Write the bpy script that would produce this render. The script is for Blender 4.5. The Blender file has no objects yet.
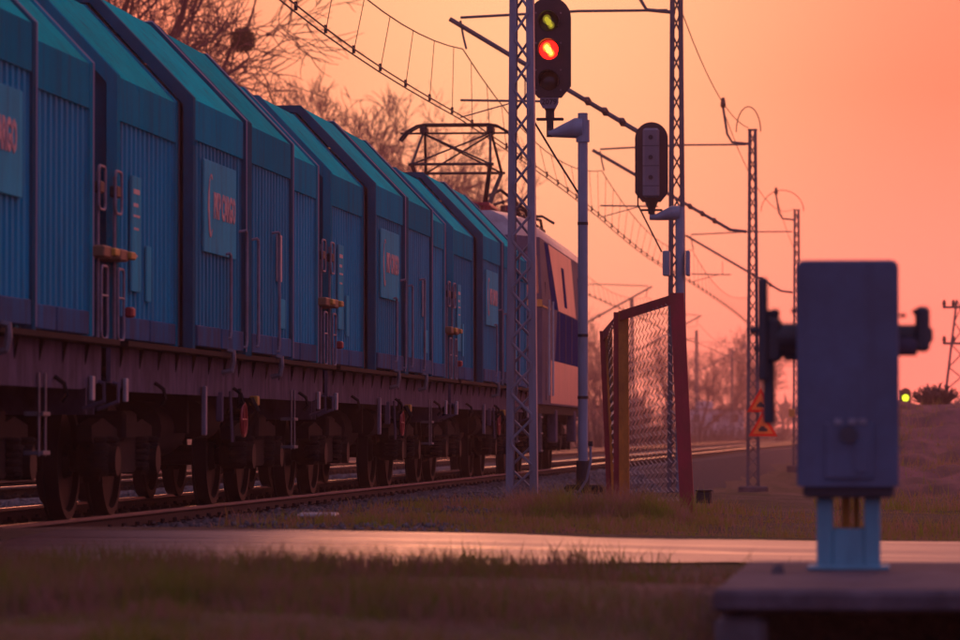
import bpy, math, random
import numpy as np
from mathutils import Vector, Matrix

random.seed(7)
rng = np.random.default_rng(11)
R = math.radians
scene = bpy.context.scene
col = scene.collection

# ------------------------------------------------------------------ camera
CAM_Z = 0.69
YAW = math.atan(420 / 4200)          # track runs along +Y, camera looks a little left of it
PITCH = math.atan(112 / 4200)
cam_d = bpy.data.cameras.new('camera')
cam = bpy.data.objects.new('camera', cam_d)
col.objects.link(cam)
cam.location = (0, 0, CAM_Z)
cam.rotation_euler = (math.pi / 2 + PITCH, 0, YAW)
cam_d.sensor_width = 36
cam_d.lens = 157.5
cam_d.clip_start = 0.5
cam_d.clip_end = 6000
cam_d.dof.use_dof = True
cam_d.dof.focus_distance = 47
cam_d.dof.aperture_fstop = 3.7
scene.camera = cam

# ------------------------------------------------------------------ world, sun, exposure
SUN_AZ = -R(5.3)      # bearing from +Y, negative = left
SUN_EL = R(7.0)
sun_dir = Vector((math.sin(SUN_AZ) * math.cos(SUN_EL), math.cos(SUN_AZ) * math.cos(SUN_EL), math.sin(SUN_EL)))

world = bpy.data.worlds.new('World')
scene.world = world
world.use_nodes = True
wn, wl = world.node_tree.nodes, world.node_tree.links
wn.clear()
w_out = wn.new('ShaderNodeOutputWorld')
w_bg = wn.new('ShaderNodeBackground')
wl.new(w_bg.outputs[0], w_out.inputs[0])
tc = wn.new('ShaderNodeTexCoord')
sky = wn.new('ShaderNodeTexSky')
sky.sky_type = 'NISHITA'
sky.sun_disc = False
sky.sun_elevation = SUN_EL
sky.sun_rotation = SUN_AZ
sky.dust_density = 6.0
sky.air_density = 1.5
sep = wn.new('ShaderNodeSeparateXYZ')
wl.new(tc.outputs['Generated'], sep.inputs[0])


def ramp(nodes, stops, interp='EASE'):
    r = nodes.new('ShaderNodeValToRGB')
    r.color_ramp.interpolation = interp
    el = r.color_ramp.elements
    while len(el) < len(stops):
        el.new(0.5)
    for e, (p, c) in zip(el, stops):
        e.position = p
        e.color = (*c, 1) if len(c) == 3 else c
    return r


# colour of the dusk by height above the horizon
mr = wn.new('ShaderNodeMapRange')
mr.inputs[1].default_value = -0.1
mr.inputs[2].default_value = 1.0
wl.new(sep.outputs[2], mr.inputs[0])
el_ramp = ramp(wn, [(0.0, (2.5, 0.50, 0.38)), (0.09, (2.2, 0.41, 0.30)), (0.125, (1.75, 0.325, 0.235)), (0.165, (1.08, 0.19, 0.13)),
                    (0.36, (1.05, 0.30, 0.24)), (0.54, (0.62, 0.28, 0.34)), (1.0, (0.29, 0.235, 0.40))], 'LINEAR')
wl.new(mr.outputs[0], el_ramp.inputs[0])
anti_ramp = ramp(wn, [(0.0, (0.26, 0.11, 0.20)), (0.09, (0.27, 0.13, 0.29)), (0.20, (0.25, 0.16, 0.38)),
                      (0.45, (0.26, 0.19, 0.42)), (1.0, (0.27, 0.235, 0.46))], 'LINEAR')
wl.new(mr.outputs[0], anti_ramp.inputs[0])
# the sunward half glows, the other half is blue dusk
dot = wn.new('ShaderNodeVectorMath')
dot.operation = 'DOT_PRODUCT'
wl.new(tc.outputs['Generated'], dot.inputs[0])
dot.inputs[1].default_value = sun_dir
mr2 = wn.new('ShaderNodeMapRange')
mr2.interpolation_type = 'SMOOTHSTEP'
mr2.inputs[1].default_value = -0.25
mr2.inputs[2].default_value = 0.96
wl.new(dot.outputs['Value'], mr2.inputs[0])
mul = wn.new('ShaderNodeMix')
mul.data_type = 'RGBA'
wl.new(mr2.outputs[0], mul.inputs[0])
wl.new(anti_ramp.outputs[0], mul.inputs[6])
wl.new(el_ramp.outputs[0], mul.inputs[7])
# glow round the low sun
dif = wn.new('ShaderNodeVectorMath')
dif.operation = 'SUBTRACT'
wl.new(tc.outputs['Generated'], dif.inputs[0])
dif.inputs[1].default_value = sun_dir
scl = wn.new('ShaderNodeVectorMath')
scl.operation = 'MULTIPLY'
scl.inputs[1].default_value = (1, 1, 0.42)      # the glow stands taller than wide, a hazy pillar over the low sun
wl.new(dif.outputs[0], scl.inputs[0])
ang = wn.new('ShaderNodeVectorMath')
ang.operation = 'LENGTH'
wl.new(scl.outputs[0], ang.inputs[0])
mr3 = wn.new('ShaderNodeMapRange')
mr3.inputs[1].default_value = 0
mr3.inputs[2].default_value = R(6.6)
mr3.inputs[3].default_value = 1
mr3.inputs[4].default_value = 0
mr3.interpolation_type = 'SMOOTHSTEP'
wl.new(ang.outputs['Value'], mr3.inputs[0])
glow = wn.new('ShaderNodeMix')
glow.data_type = 'RGBA'
wl.new(mr3.outputs[0], glow.inputs[0])
wl.new(mul.outputs[2], glow.inputs[6])
glow.inputs[7].default_value = (1.15, 0.50, 0.275, 1)
addn = wn.new('ShaderNodeMix')
addn.data_type = 'RGBA'
addn.blend_type = 'ADD'
addn.inputs[0].default_value = 0.004
wl.new(glow.outputs[2], addn.inputs[6])
wl.new(sky.outputs[0], addn.inputs[7])
wl.new(addn.outputs[2], w_bg.inputs[0])
w_bg.inputs[1].default_value = 1.05

sun_d = bpy.data.lights.new('sun', 'SUN')
sun_d.energy = 0.42
sun_d.angle = R(22)
sun_d.color = (1.0, 0.34, 0.18)
sun = bpy.data.objects.new('sun', sun_d)
col.objects.link(sun)
sun.rotation_euler = sun_dir.to_track_quat('Z', 'Y').to_euler()

vs = scene.view_settings
vs.view_transform = 'Standard'
vs.look = 'None'
vs.exposure = 0.0
vs.gamma = 1.0
vs.use_curve_mapping = False
scene.cycles.use_denoising = True
scene.cycles.max_bounces = 6
scene.cycles.volume_bounces = 0
scene.cycles.transparent_max_bounces = 12
scene.cycles.caustics_reflective = False
scene.cycles.caustics_refractive = False


# ------------------------------------------------------------------ helpers
def bearing_point(px, py, dist_y):
    """World point on the line of sight of a photo pixel at distance dist_y along the track."""
    v = Vector(((px - 480) / 4200, (320 - py) / 4200, -1))
    v.rotate(cam.rotation_euler)
    t = dist_y / v.y
    return Vector((v.x * t, dist_y, CAM_Z + v.z * t))


class MB:
    def __init__(self):
        self.v, self.f, self.n = [], [], 0

    def add(self, verts, faces):
        n = len(self.v)
        self.v += [tuple(p) for p in verts]
        self.f += [tuple(i + n for i in f) for f in faces]
        return self

    def box(self, x0, x1, y0, y1, z0, z1):
        v = [(x, y, z) for x in (x0, x1) for y in (y0, y1) for z in (z0, z1)]
        return self.add(v, [(0, 1, 3, 2), (4, 6, 7, 5), (0, 4, 5, 1), (2, 3, 7, 6), (0, 2, 6, 4), (1, 5, 7, 3)])

    def bbox(self, x0, x1, y0, y1, z0, z1, b=0.01):
        """box with chamfered vertical and horizontal edges (octagon extruded, capped)"""
        x0, x1, y0, y1, z0, z1 = min(x0, x1), max(x0, x1), min(y0, y1), max(y0, y1), min(z0, z1), max(z0, z1)
        b = min(b, (x1 - x0) * .4, (y1 - y0) * .4, (z1 - z0) * .4)
        poly = [(x0 + b, y0), (x1 - b, y0), (x1, y0 + b), (x1, y1 - b), (x1 - b, y1), (x0 + b, y1), (x0, y1 - b), (x0, y0 + b)]
        cx, cy = (x0 + x1) / 2, (y0 + y1) / 2

        def inset(p):
            return (cx + (p[0] - cx) * (1 - 2 * b / max(x1 - x0, 1e-6)), cy + (p[1] - cy) * (1 - 2 * b / max(y1 - y0, 1e-6)))
        rings = [[(*inset(p), z0) for p in poly], [(*p, z0 + b) for p in poly], [(*p, z1 - b) for p in poly], [(*inset(p), z1) for p in poly]]
        return self.rings(rings)

    def rings(self, rings, caps=True, closed=True):
        n = len(rings[0])
        v = [p for r in rings for p in r]
        f = []
        for k in range(len(rings) - 1):
            for i in range(n if closed else n - 1):
                j = (i + 1) % n
                f.append((k * n + i, k * n + j, (k + 1) * n + j, (k + 1) * n + i))
        if caps:
            f.append(tuple(range(n - 1, -1, -1)))
            f.append(tuple(range((len(rings) - 1) * n, len(rings) * n)))
        return self.add(v, f)

    def prism_y(self, poly, y0, y1):
        """polygon in x,z extruded along y"""
        return self.rings([[(x, y0, z) for x, z in poly], [(x, y1, z) for x, z in poly]])

    def prism_x(self, poly, x0, x1):
        return self.rings([[(x0, y, z) for y, z in poly], [(x1, y, z) for y, z in poly]])

    def prism_z(self, poly, z0, z1):
        return self.rings([[(x, y, z0) for x, y in poly], [(x, y, z1) for x, y in poly]])

    def tube(self, pts, r, seg=6, caps=True):
        pts = [Vector(p) for p in pts]
        rs = r if isinstance(r, (list, tuple)) else [r] * len(pts)
        rings = []
        up = None
        for i, p in enumerate(pts):
            a = pts[max(i - 1, 0)]
            b = pts[min(i + 1, len(pts) - 1)]
            d = (b - a).normalized()
            if up is None:
                up = Vector((0, 0, 1)) if abs(d.z) < 0.9 else Vector((1, 0, 0))
            s = d.cross(up).normalized()
            u = s.cross(d).normalized()
            up = u
            rings.append([p + (s * math.cos(2 * math.pi * k / seg) + u * math.sin(2 * math.pi * k / seg)) * rs[i] for k in range(seg)])
        return self.rings(rings, caps)

    def cyl(self, p0, p1, r, seg=16):
        return self.tube([p0, p1], r, seg)

    def build(self, name, mat, parent=None, smooth=False, loc=None):
        me = bpy.data.meshes.new(name)
        me.from_pydata(self.v, [], self.f)
        me.materials.append(mat)
        if smooth:
            me.polygons.foreach_set('use_smooth', [True] * len(me.polygons))
            try:
                me.set_sharp_from_angle(angle=R(40))
            except Exception:
                pass
        import bmesh
        bm = bmesh.new()
        bm.from_mesh(me)
        bmesh.ops.recalc_face_normals(bm, faces=bm.faces)
        bm.to_mesh(me)
        bm.free()
        o = bpy.data.objects.new(name, me)
        col.objects.link(o)
        if parent:
            o.parent = parent
        if loc:
            o.location = loc
        return o


def np_mesh(name, verts, faces, mat, k):
    """fast mesh from numpy arrays, faces (n,k)"""
    me = bpy.data.meshes.new(name)
    me.vertices.add(len(verts))
    me.vertices.foreach_set('co', np.asarray(verts, np.float32).ravel())
    nf = len(faces)
    me.loops.add(nf * k)
    me.loops.foreach_set('vertex_index', np.asarray(faces, np.int32).ravel())
    me.polygons.add(nf)
    me.polygons.foreach_set('loop_start', np.arange(0, nf * k, k, dtype=np.int32))
    me.update(calc_edges=True)
    me.validate()
    me.materials.append(mat)
    o = bpy.data.objects.new(name, me)
    col.objects.link(o)
    return o


def tag(o, label, cat=None, group=None, kind=None):
    if label:
        o['label'] = label
    if cat:
        o['category'] = cat
    if group:
        o['group'] = group
    if kind:
        o['kind'] = kind
    return o


def thing(name, label, cat, loc=(0, 0, 0), rz=0, group=None):
    o = bpy.data.objects.new(name, None)
    o.empty_display_size = 0.3
    col.objects.link(o)
    o.location = loc
    o.rotation_euler = (0, 0, rz)
    return tag(o, label, cat, group)


def part_empty(name, parent, loc=(0, 0, 0), rz=0):
    o = bpy.data.objects.new(name, None)
    o.empty_display_size = 0.2
    col.objects.link(o)
    o.parent = parent
    o.location = loc
    o.rotation_euler = (0, 0, rz)
    return o


KIDS = {}


def copy_tree(o, parent=None):
    c = o.copy()
    col.objects.link(c)
    c.parent = parent
    for ch in list(o.children):
        copy_tree(ch, c)
    return c


def text_mesh(name, body, size, mat, parent, loc, rot, extrude=0.003, bold=0.0, sx=1.0):
    cu = bpy.data.curves.new(name, 'FONT')
    cu.body = body
    cu.size = size
    cu.extrude = extrude
    cu.offset = bold
    cu.align_x = 'CENTER'
    cu.align_y = 'CENTER'
    cu.resolution_u = 2
    to = bpy.data.objects.new(name, cu)
    col.objects.link(to)
    dg = bpy.context.evaluated_depsgraph_get()
    me = bpy.data.meshes.new_from_object(to.evaluated_get(dg))
    bpy.data.objects.remove(to)
    bpy.data.curves.remove(cu)
    me.materials.clear()
    me.materials.append(mat)
    o = bpy.data.objects.new(name, me)
    col.objects.link(o)
    o.parent = parent
    o.location = loc
    o.rotation_euler = rot
    o.scale = (sx, 1, 1)
    return o


# ------------------------------------------------------------------ materials
def mat(name, c, rough=0.6, metal=0.0, var=0.0, scale=3.0, c2=None, bump=0.0, bscale=30.0, spec=0.5, stretch=(1, 1, 1), lo=0.35, hi=0.7, vary=0.0, dirt=0.0):
    m = bpy.data.materials.new(name)
    m.use_nodes = True
    n, l = m.node_tree.nodes, m.node_tree.links
    b = n['Principled BSDF']
    b.inputs['Roughness'].default_value = rough
    b.inputs['Metallic'].default_value = metal
    b.inputs['Specular IOR Level'].default_value = spec
    b.inputs['Base Color'].default_value = (*c, 1)
    t = n.new('ShaderNodeTexCoord')
    mp = n.new('ShaderNodeMapping')
    mp.inputs['Scale'].default_value = stretch
    l.new(t.outputs['Object'], mp.inputs[0])
    if c2 is not None or var:
        if c2 is None:
            c2 = tuple(x * (1 - var) for x in c)
        nz = n.new('ShaderNodeTexNoise')
        nz.inputs['Scale'].default_value = scale
        nz.inputs['Detail'].default_value = 6
        nz.inputs['Roughness'].default_value = 0.65
        l.new(mp.outputs[0], nz.inputs['Vector'])
        r = ramp(n, [(lo, c), (hi, c2)], 'LINEAR')
        l.new(nz.outputs['Fac'], r.inputs[0])
        l.new(r.outputs[0], b.inputs['Base Color'])
    if dirt:
        mp2 = n.new('ShaderNodeMapping')
        mp2.inputs['Scale'].default_value = (5, 5, .45)
        l.new(t.outputs['Object'], mp2.inputs[0])
        nd_ = n.new('ShaderNodeTexNoise')
        nd_.inputs['Scale'].default_value = 1.6
        nd_.inputs['Detail'].default_value = 7
        nd_.inputs['Roughness'].default_value = .7
        l.new(mp2.outputs[0], nd_.inputs['Vector'])
        rd = ramp(n, [(.50, (0, 0, 0)), (.72, (dirt, dirt, dirt))], 'LINEAR')
        l.new(nd_.outputs['Fac'], rd.inputs[0])
        mxd = n.new('ShaderNodeMix')
        mxd.data_type = 'RGBA'
        l.new(rd.outputs[0], mxd.inputs[0])
        l.new(b.inputs['Base Color'].links[0].from_socket, mxd.inputs[6])
        mxd.inputs[7].default_value = (0.05, 0.035, 0.04, 1)
        l.new(mxd.outputs[2], b.inputs['Base Color'])
    if vary:
        oi = n.new('ShaderNodeObjectInfo')
        hs = n.new('ShaderNodeHueSaturation')
        mv = n.new('ShaderNodeMapRange')
        mv.inputs[3].default_value = 1 - vary
        mv.inputs[4].default_value = 1 + vary
        l.new(oi.outputs['Random'], mv.inputs[0])
        l.new(mv.outputs[0], hs.inputs['Value'])
        src = b.inputs['Base Color'].links[0].from_socket if b.inputs['Base Color'].links else None
        if src:
            l.new(src, hs.inputs['Color'])
            l.new(hs.outputs[0], b.inputs['Base Color'])
    if bump:
        nb = n.new('ShaderNodeTexNoise')
        nb.inputs['Scale'].default_value = bscale
        nb.inputs['Detail'].default_value = 4
        l.new(mp.outputs[0], nb.inputs['Vector'])
        bp = n.new('ShaderNodeBump')
        bp.inputs['Strength'].default_value = bump
        bp.inputs['Distance'].default_value = 0.02
        l.new(nb.outputs['Fac'], bp.inputs['Height'])
        l.new(bp.outputs[0], b.inputs['Normal'])
    return m


def emit_mat(name, c, s, base=(0.02, 0.02, 0.02)):
    m = bpy.data.materials.new(name)
    m.use_nodes = True
    b = m.node_tree.nodes['Principled BSDF']
    b.inputs['Base Color'].default_value = (*base, 1)
    b.inputs['Emission Color'].default_value = (*c, 1)
    b.inputs['Emission Strength'].default_value = s
    b.inputs['Roughness'].default_value = 0.25
    return m


M = {}
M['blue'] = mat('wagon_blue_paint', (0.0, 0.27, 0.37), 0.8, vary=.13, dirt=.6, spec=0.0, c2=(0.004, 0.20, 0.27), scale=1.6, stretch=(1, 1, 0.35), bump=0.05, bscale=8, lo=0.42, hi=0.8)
M['blue_sky_lit'] = mat('wagon_blue_paint_sky_lit', (0.0, 0.50, 0.45), 0.8, vary=.13, dirt=.6, spec=0.0, c2=(0.004, 0.35, 0.32), scale=2.2, stretch=(1, 0.5, 1), lo=0.42, hi=0.8)  # roof tone brightened in the colour for the sky it reflects
M['blue_dark'] = mat('wagon_frame_blue_paint', (0.001, 0.11, 0.18), 0.7, spec=0.005, c2=(0.005, 0.07, 0.11), scale=3)
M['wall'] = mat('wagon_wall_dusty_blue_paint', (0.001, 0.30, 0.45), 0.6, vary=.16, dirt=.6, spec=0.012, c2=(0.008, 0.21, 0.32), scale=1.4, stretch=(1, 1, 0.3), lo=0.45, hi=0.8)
M['edge'] = mat('bright_rim_highlight', (0.30, 0.26, 0.30), 0.35, metal=0.4)  # bright colour stands in for rim light on the hood edges
M['sill'] = mat('faded_blue_grey_paint', (0.02, 0.14, 0.27), 0.7, vary=.2, dirt=.7, spec=.015, c2=(0.05, 0.06, 0.10), scale=4, stretch=(1, 1, 0.4))
M['girder'] = mat('dusty_girder_paint', (0.15, 0.115, 0.165), 0.8, spec=.05, c2=(0.06, 0.045, 0.055), scale=5, stretch=(1, 1, 0.4))
M['under'] = mat('brake_dust_black_steel', (0.012, 0.008, 0.009), 0.8, spec=.15, c2=(0.022, 0.013, 0.013), scale=6, bump=0.2)
M['wheel'] = mat('wheel_steel', (0.018, 0.012, 0.012), 0.6, metal=0.2, spec=.2, c2=(0.03, 0.016, 0.014), scale=8)
M['pipe'] = mat('pale_blue_grey_tube_paint', (0.24, 0.22, 0.27), 0.5, c2=(0.15, 0.11, 0.13), scale=8)
M['step'] = mat('worn_light_step_paint', (0.19, 0.17, 0.19), 0.55, c2=(0.09, 0.07, 0.07), scale=7)
M['yellow'] = mat('yellow_lever_paint', (0.62, 0.33, 0.03), 0.5, c2=(0.35, 0.16, 0.03), scale=9)
M['redp'] = mat('red_handle_paint', (0.42, 0.03, 0.03), 0.5, var=0.4, scale=8)
M['plate'] = mat('pale_blue_plate', (0.04, 0.48, 0.58), 0.7, dirt=.5, spec=0.01, c2=(0.04, 0.33, 0.42), scale=4, stretch=(1, 1, 0.3))
M['plate2'] = mat('grey_white_plate', (0.42, 0.40, 0.42), 0.45, c2=(0.25, 0.20, 0.2), scale=5)
M['plate3'] = mat('pale_card', (0.66, 0.46, 0.44), 0.5, var=.25, scale=6)
M['tan'] = mat('rusty_tan_paint', (0.30, 0.13, 0.055), 0.6, c2=(0.18, 0.08, 0.04), scale=8)
M['logo'] = mat('faded_pale_lettering', (0.72, 0.36, 0.32), 0.6, c2=(0.30, 0.22, 0.26), scale=5, lo=.42, hi=.62)
M['black'] = mat('black_matt_steel', (0.02, 0.018, 0.02), 0.6, var=0.3)
M['galv'] = mat('galvanised_mast_steel', (0.30, 0.30, 0.35), 0.5, metal=0.25, c2=(0.22, 0.19, 0.20), scale=6, stretch=(1, 1, 0.25), bump=0.1)
M['mast_far'] = mat('weathered_mast_steel', (0.13, 0.12, 0.14), 0.6, c2=(0.10, 0.075, 0.065), scale=5, stretch=(1, 1, 0.3))
M['pole'] = mat('grey_signal_pole_paint', (0.27, 0.31, 0.38), 0.45, c2=(0.20, 0.21, 0.24), scale=6, stretch=(1, 1, 0.3))
M['signal'] = mat('signal_board_black_paint', (0.025, 0.012, 0.018), 0.5, c2=(0.04, 0.02, 0.025), scale=10)
M['sigback'] = mat('signal_housing_grey', (0.19, 0.16, 0.19), 0.5, var=0.2)
M['insul'] = mat('brown_porcelain', (0.10, 0.035, 0.025), 0.3, var=0.2)
M['copper'] = mat('oxidised_copper_wire', (0.06, 0.035, 0.03), 0.5, metal=0.5)
M['rail'] = mat('rusty_rail_side', (0.045, 0.024, 0.022), 0.75, spec=.2, c2=(0.03, 0.018, 0.017), scale=8)
M['railtop'] = mat('polished_rail_head', (0.75, 0.69, 0.67), 0.22, metal=1.0)
M['sleeper'] = mat('concrete_sleeper', (0.15, 0.12, 0.125), 0.85, c2=(0.08, 0.06, 0.06), scale=9, bump=0.3)
M['ballast'] = mat('ballast_bed', (0.095, 0.072, 0.078), 0.95, spec=.1, c2=(0.035, 0.026, 0.028), scale=7, bump=1.0, bscale=18)
M['stone'] = mat('ballast_stone', (0.17, 0.145, 0.145), 0.85, c2=(0.075, 0.055, 0.05), scale=5)
M['concrete'] = mat('old_concrete', (0.15, 0.115, 0.125), 0.9, spec=.2, c2=(0.075, 0.055, 0.06), scale=5, bump=0.5, bscale=18)
M['rust_red'] = mat('flaking_red_oxide_paint', (0.45, 0.035, 0.045), 0.6, c2=(0.26, 0.05, 0.03), scale=6, bump=0.2, stretch=(1, 1, 0.5))
M['rust_or'] = mat('rusty_orange_paint', (0.80, 0.28, 0.03), 0.65, c2=(0.30, 0.09, 0.02), scale=5, bump=0.3, stretch=(1, 1, 0.4))
M['mesh'] = mat('galvanised_wire', (0.34, 0.31, 0.31), 0.42, metal=0.5, c2=(0.2, 0.13, 0.11), scale=4)
M['cab'] = mat('barrier_drive_grey_paint', (0.095, 0.13, 0.21), 0.55, c2=(0.07, 0.085, 0.13), scale=3, dirt=.35, bump=0.10, bscale=60)
M['cab_d'] = mat('barrier_drive_dark_steel', (0.05, 0.052, 0.065), 0.5, var=0.25)
M['ped'] = mat('barrier_pedestal_pale_blue', (0.16, 0.42, 0.48), 0.6, spec=.2, c2=(0.12, 0.29, 0.34), scale=7, stretch=(1, 1, 0.4))
M['reflect'] = mat('orange_reflector', (0.80, 0.30, 0.03), 0.3)
M['reflect_y'] = mat('yellow_reflector', (0.85, 0.55, 0.03), 0.3)
M['bark'] = mat('tree_bark', (0.15, 0.035, 0.045), 0.85, c2=(0.09, 0.025, 0.032), scale=6)
M['mistle'] = mat('mistletoe_leaf', (0.03, 0.028, 0.012), 0.8, spec=.1)
M['sign_red'] = mat('sign_red_border', (0.95, 0.12, 0.05), 0.4)
M['sign_yel'] = mat('sign_amber_field', (0.98, 0.50, 0.18), 0.4)
for k_ in ('sign_red', 'sign_yel'):
    n_, l_ = M[k_].node_tree.nodes, M[k_].node_tree.links
    tr_ = n_.new('ShaderNodeBsdfTranslucent')
    tr_.inputs[0].default_value = n_['Principled BSDF'].inputs['Base Color'].default_value
    mx_ = n_.new('ShaderNodeMixShader')
    mx_.inputs[0].default_value = .85
    l_.new(n_['Principled BSDF'].outputs[0], mx_.inputs[1])
    l_.new(tr_.outputs[0], mx_.inputs[2])
    l_.new(mx_.outputs[0], n_['Material Output'].inputs[0])
M['white'] = mat('weathered_white_paint', (0.72, 0.70, 0.68), 0.6, c2=(0.5, 0.47, 0.45), scale=3)
M['loco_l'] = mat('loco_pale_paint_sky_tint', (0.62, 0.24, 0.18), 0.4, spec=.3, c2=(0.46, 0.17, 0.14), scale=2.5, stretch=(1, 1, 0.3))  # pale paint with the orange of the reflected sunset mixed into its colour
M['loco_b'] = mat('loco_blue_paint', (0.008, 0.035, 0.18), 0.6, spec=.0, c2=(0.015, 0.03, 0.10), scale=3)
M['loco_g'] = mat('loco_grey_paint', (0.12, 0.115, 0.17), 0.6, spec=.03, c2=(0.085, 0.075, 0.10), scale=3)
M['loco_r'] = mat('loco_roof_paint', (0.46, 0.42, 0.41), 0.4, c2=(0.26, 0.21, 0.2), scale=3)
M['glass'] = mat('dark_window_glass', (0.012, 0.014, 0.025), 0.08)
M['red_ins'] = mat('red_insulator', (0.35, 0.02, 0.03), 0.35)
M['roof_tile'] = mat('dull_roof_sheet', (0.20, 0.09, 0.07), 0.8, var=0.3)
M['bush'] = mat('dry_twigs', (0.16, 0.075, 0.065), 0.9, c2=(0.11, 0.055, 0.05), scale=2)
M['earth'] = mat('bare_red_brown_earth', (0.25, 0.10, 0.10), 0.95, c2=(0.10, 0.055, 0.045), scale=.9, bump=1.0, bscale=3.5, spec=.1, stretch=(1, .35, 1), lo=.38, hi=.62)
M['lens_dark'] = mat('dark_signal_lens', (0.02, 0.012, 0.012), 0.12)
M['lens_red'] = emit_mat('lit_red_lens', (1.0, 0.012, 0.008), 2.6, (0.4, 0.01, 0.01))
M['lamp_core'] = emit_mat('lit_lamp_filament', (1.0, 0.42, 0.05), 5.0)
M['lens_yel'] = mat('unlit_amber_lens', (0.10, 0.09, 0.01), 0.15)
M['lens_glint'] = emit_mat('amber_lens_glint', (0.62, 0.50, 0.02), 0.9)  # reflection on the unlit top lens, made as a glowing spot
M['halo_y'] = emit_mat('amber_glint_halo', (0.30, 0.24, 0.01), .6)  # dim outer ring of that glowing reflection, no lamp behind it
M['halo_r'] = emit_mat('orange_lamp_halo', (1.0, 0.13, 0.01), 3.2)
M['green_lamp'] = emit_mat('lit_far_lamp', (0.75, 0.85, 0.02), 2.4)


def ground_material():
    m = bpy.data.materials.new('ground_soil_and_turf')
    m.use_nodes = True
    n, l = m.node_tree.nodes, m.node_tree.links
    b = n['Principled BSDF']
    b.inputs['Roughness'].default_value = 0.95
    b.inputs['Specular IOR Level'].default_value = 0.15
    t = n.new('ShaderNodeTexCoord')
    nz = n.new('ShaderNodeTexNoise')
    nz.inputs['Scale'].default_value = 0.7
    nz.inputs['Detail'].default_value = 8
    nz.inputs['Roughness'].default_value = 0.7
    l.new(t.outputs['Object'], nz.inputs['Vector'])
    r = ramp(n, [(0.36, (0.085, 0.065, 0.025)), (0.5, (0.13, 0.075, 0.045)), (0.66, (0.20, 0.11, 0.08))], 'LINEAR')
    l.new(nz.outputs['Fac'], r.inputs[0])
    nf = n.new('ShaderNodeTexNoise')
    nf.inputs['Scale'].default_value = 14
    nf.inputs['Detail'].default_value = 8
    l.new(t.outputs['Object'], nf.inputs['Vector'])
    mx = n.new('ShaderNodeMix')
    mx.data_type = 'RGBA'
    mx.blend_type = 'MULTIPLY'
    mx.inputs[0].default_value = 0.7
    r2 = ramp(n, [(0.3, (0.45, 0.42, 0.40)), (0.7, (1.25, 1.2, 1.15))], 'LINEAR')
    l.new(nf.outputs['Fac'], r2.inputs[0])
    l.new(r.outputs[0], mx.inputs[6])
    l.new(r2.outputs[0], mx.inputs[7])
    l.new(mx.outputs[2], b.inputs['Base Color'])
    bp = n.new('ShaderNodeBump')
    bp.inputs['Strength'].default_value = 0.8
    bp.inputs['Distance'].default_value = 0.05
    l.new(nf.outputs['Fac'], bp.inputs['Height'])
    l.new(bp.outputs[0], b.inputs['Normal'])
    return m


def road_material():
    m = bpy.data.materials.new('worn_asphalt')
    m.use_nodes = True
    n, l = m.node_tree.nodes, m.node_tree.links
    b = n['Principled BSDF']
    b.inputs['Specular IOR Level'].default_value = 1.0
    b.inputs['Coat Weight'].default_value = 0.15
    b.inputs['Coat Roughness'].default_value = 0.36
    t = n.new('ShaderNodeTexCoord')
    sp = n.new('ShaderNodeSeparateXYZ')
    l.new(t.outputs['Object'], sp.inputs[0])
    nz = n.new('ShaderNodeTexNoise')
    nz.inputs['Scale'].default_value = 1.3
    nz.inputs['Detail'].default_value = 8
    nz.inputs['Roughness'].default_value = 0.7
    mp = n.new('ShaderNodeMapping')
    mp.inputs['Scale'].default_value = (0.12, 3.4, 1)
    l.new(t.outputs['Object'], mp.inputs[0])
    l.new(mp.outputs[0], nz.inputs['Vector'])
    r = ramp(n, [(0.3, (0.24, 0.105, 0.08)), (0.7, (0.14, 0.065, 0.055))], 'LINEAR')
    l.new(nz.outputs['Fac'], r.inputs[0])
    l.new(r.outputs[0], b.inputs['Base Color'])
    rr = n.new('ShaderNodeMapRange')
    rr.inputs[1].default_value = 0.3
    rr.inputs[2].default_value = 0.7
    rr.inputs[3].default_value = 0.14
    rr.inputs[4].default_value = 0.50
    l.new(nz.outputs['Fac'], rr.inputs[0])
    dust = n.new('ShaderNodeMapRange')
    dust.inputs[1].default_value = -3.2
    dust.inputs[2].default_value = 0.5
    dust.inputs[3].default_value = 0.0
    dust.inputs[4].default_value = 0.26
    l.new(sp.outputs[0], dust.inputs[0])
    ad = n.new('ShaderNodeMath')
    l.new(rr.outputs[0], ad.inputs[0])
    l.new(dust.outputs[0], ad.inputs[1])
    l.new(ad.outputs[0], b.inputs['Roughness'])
    nf = n.new('ShaderNodeTexNoise')
    nf.inputs['Scale'].default_value = 45
    nf.inputs['Detail'].default_value = 3
    l.new(t.outputs['Object'], nf.inputs['Vector'])
    bp = n.new('ShaderNodeBump')
    bp.inputs['Strength'].default_value = 0.08
    bp.inputs['Distance'].default_value = 0.006
    l.new(nf.outputs['Fac'], bp.inputs['Height'])
    l.new(bp.outputs[0], b.inputs['Normal'])
    return m


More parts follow.
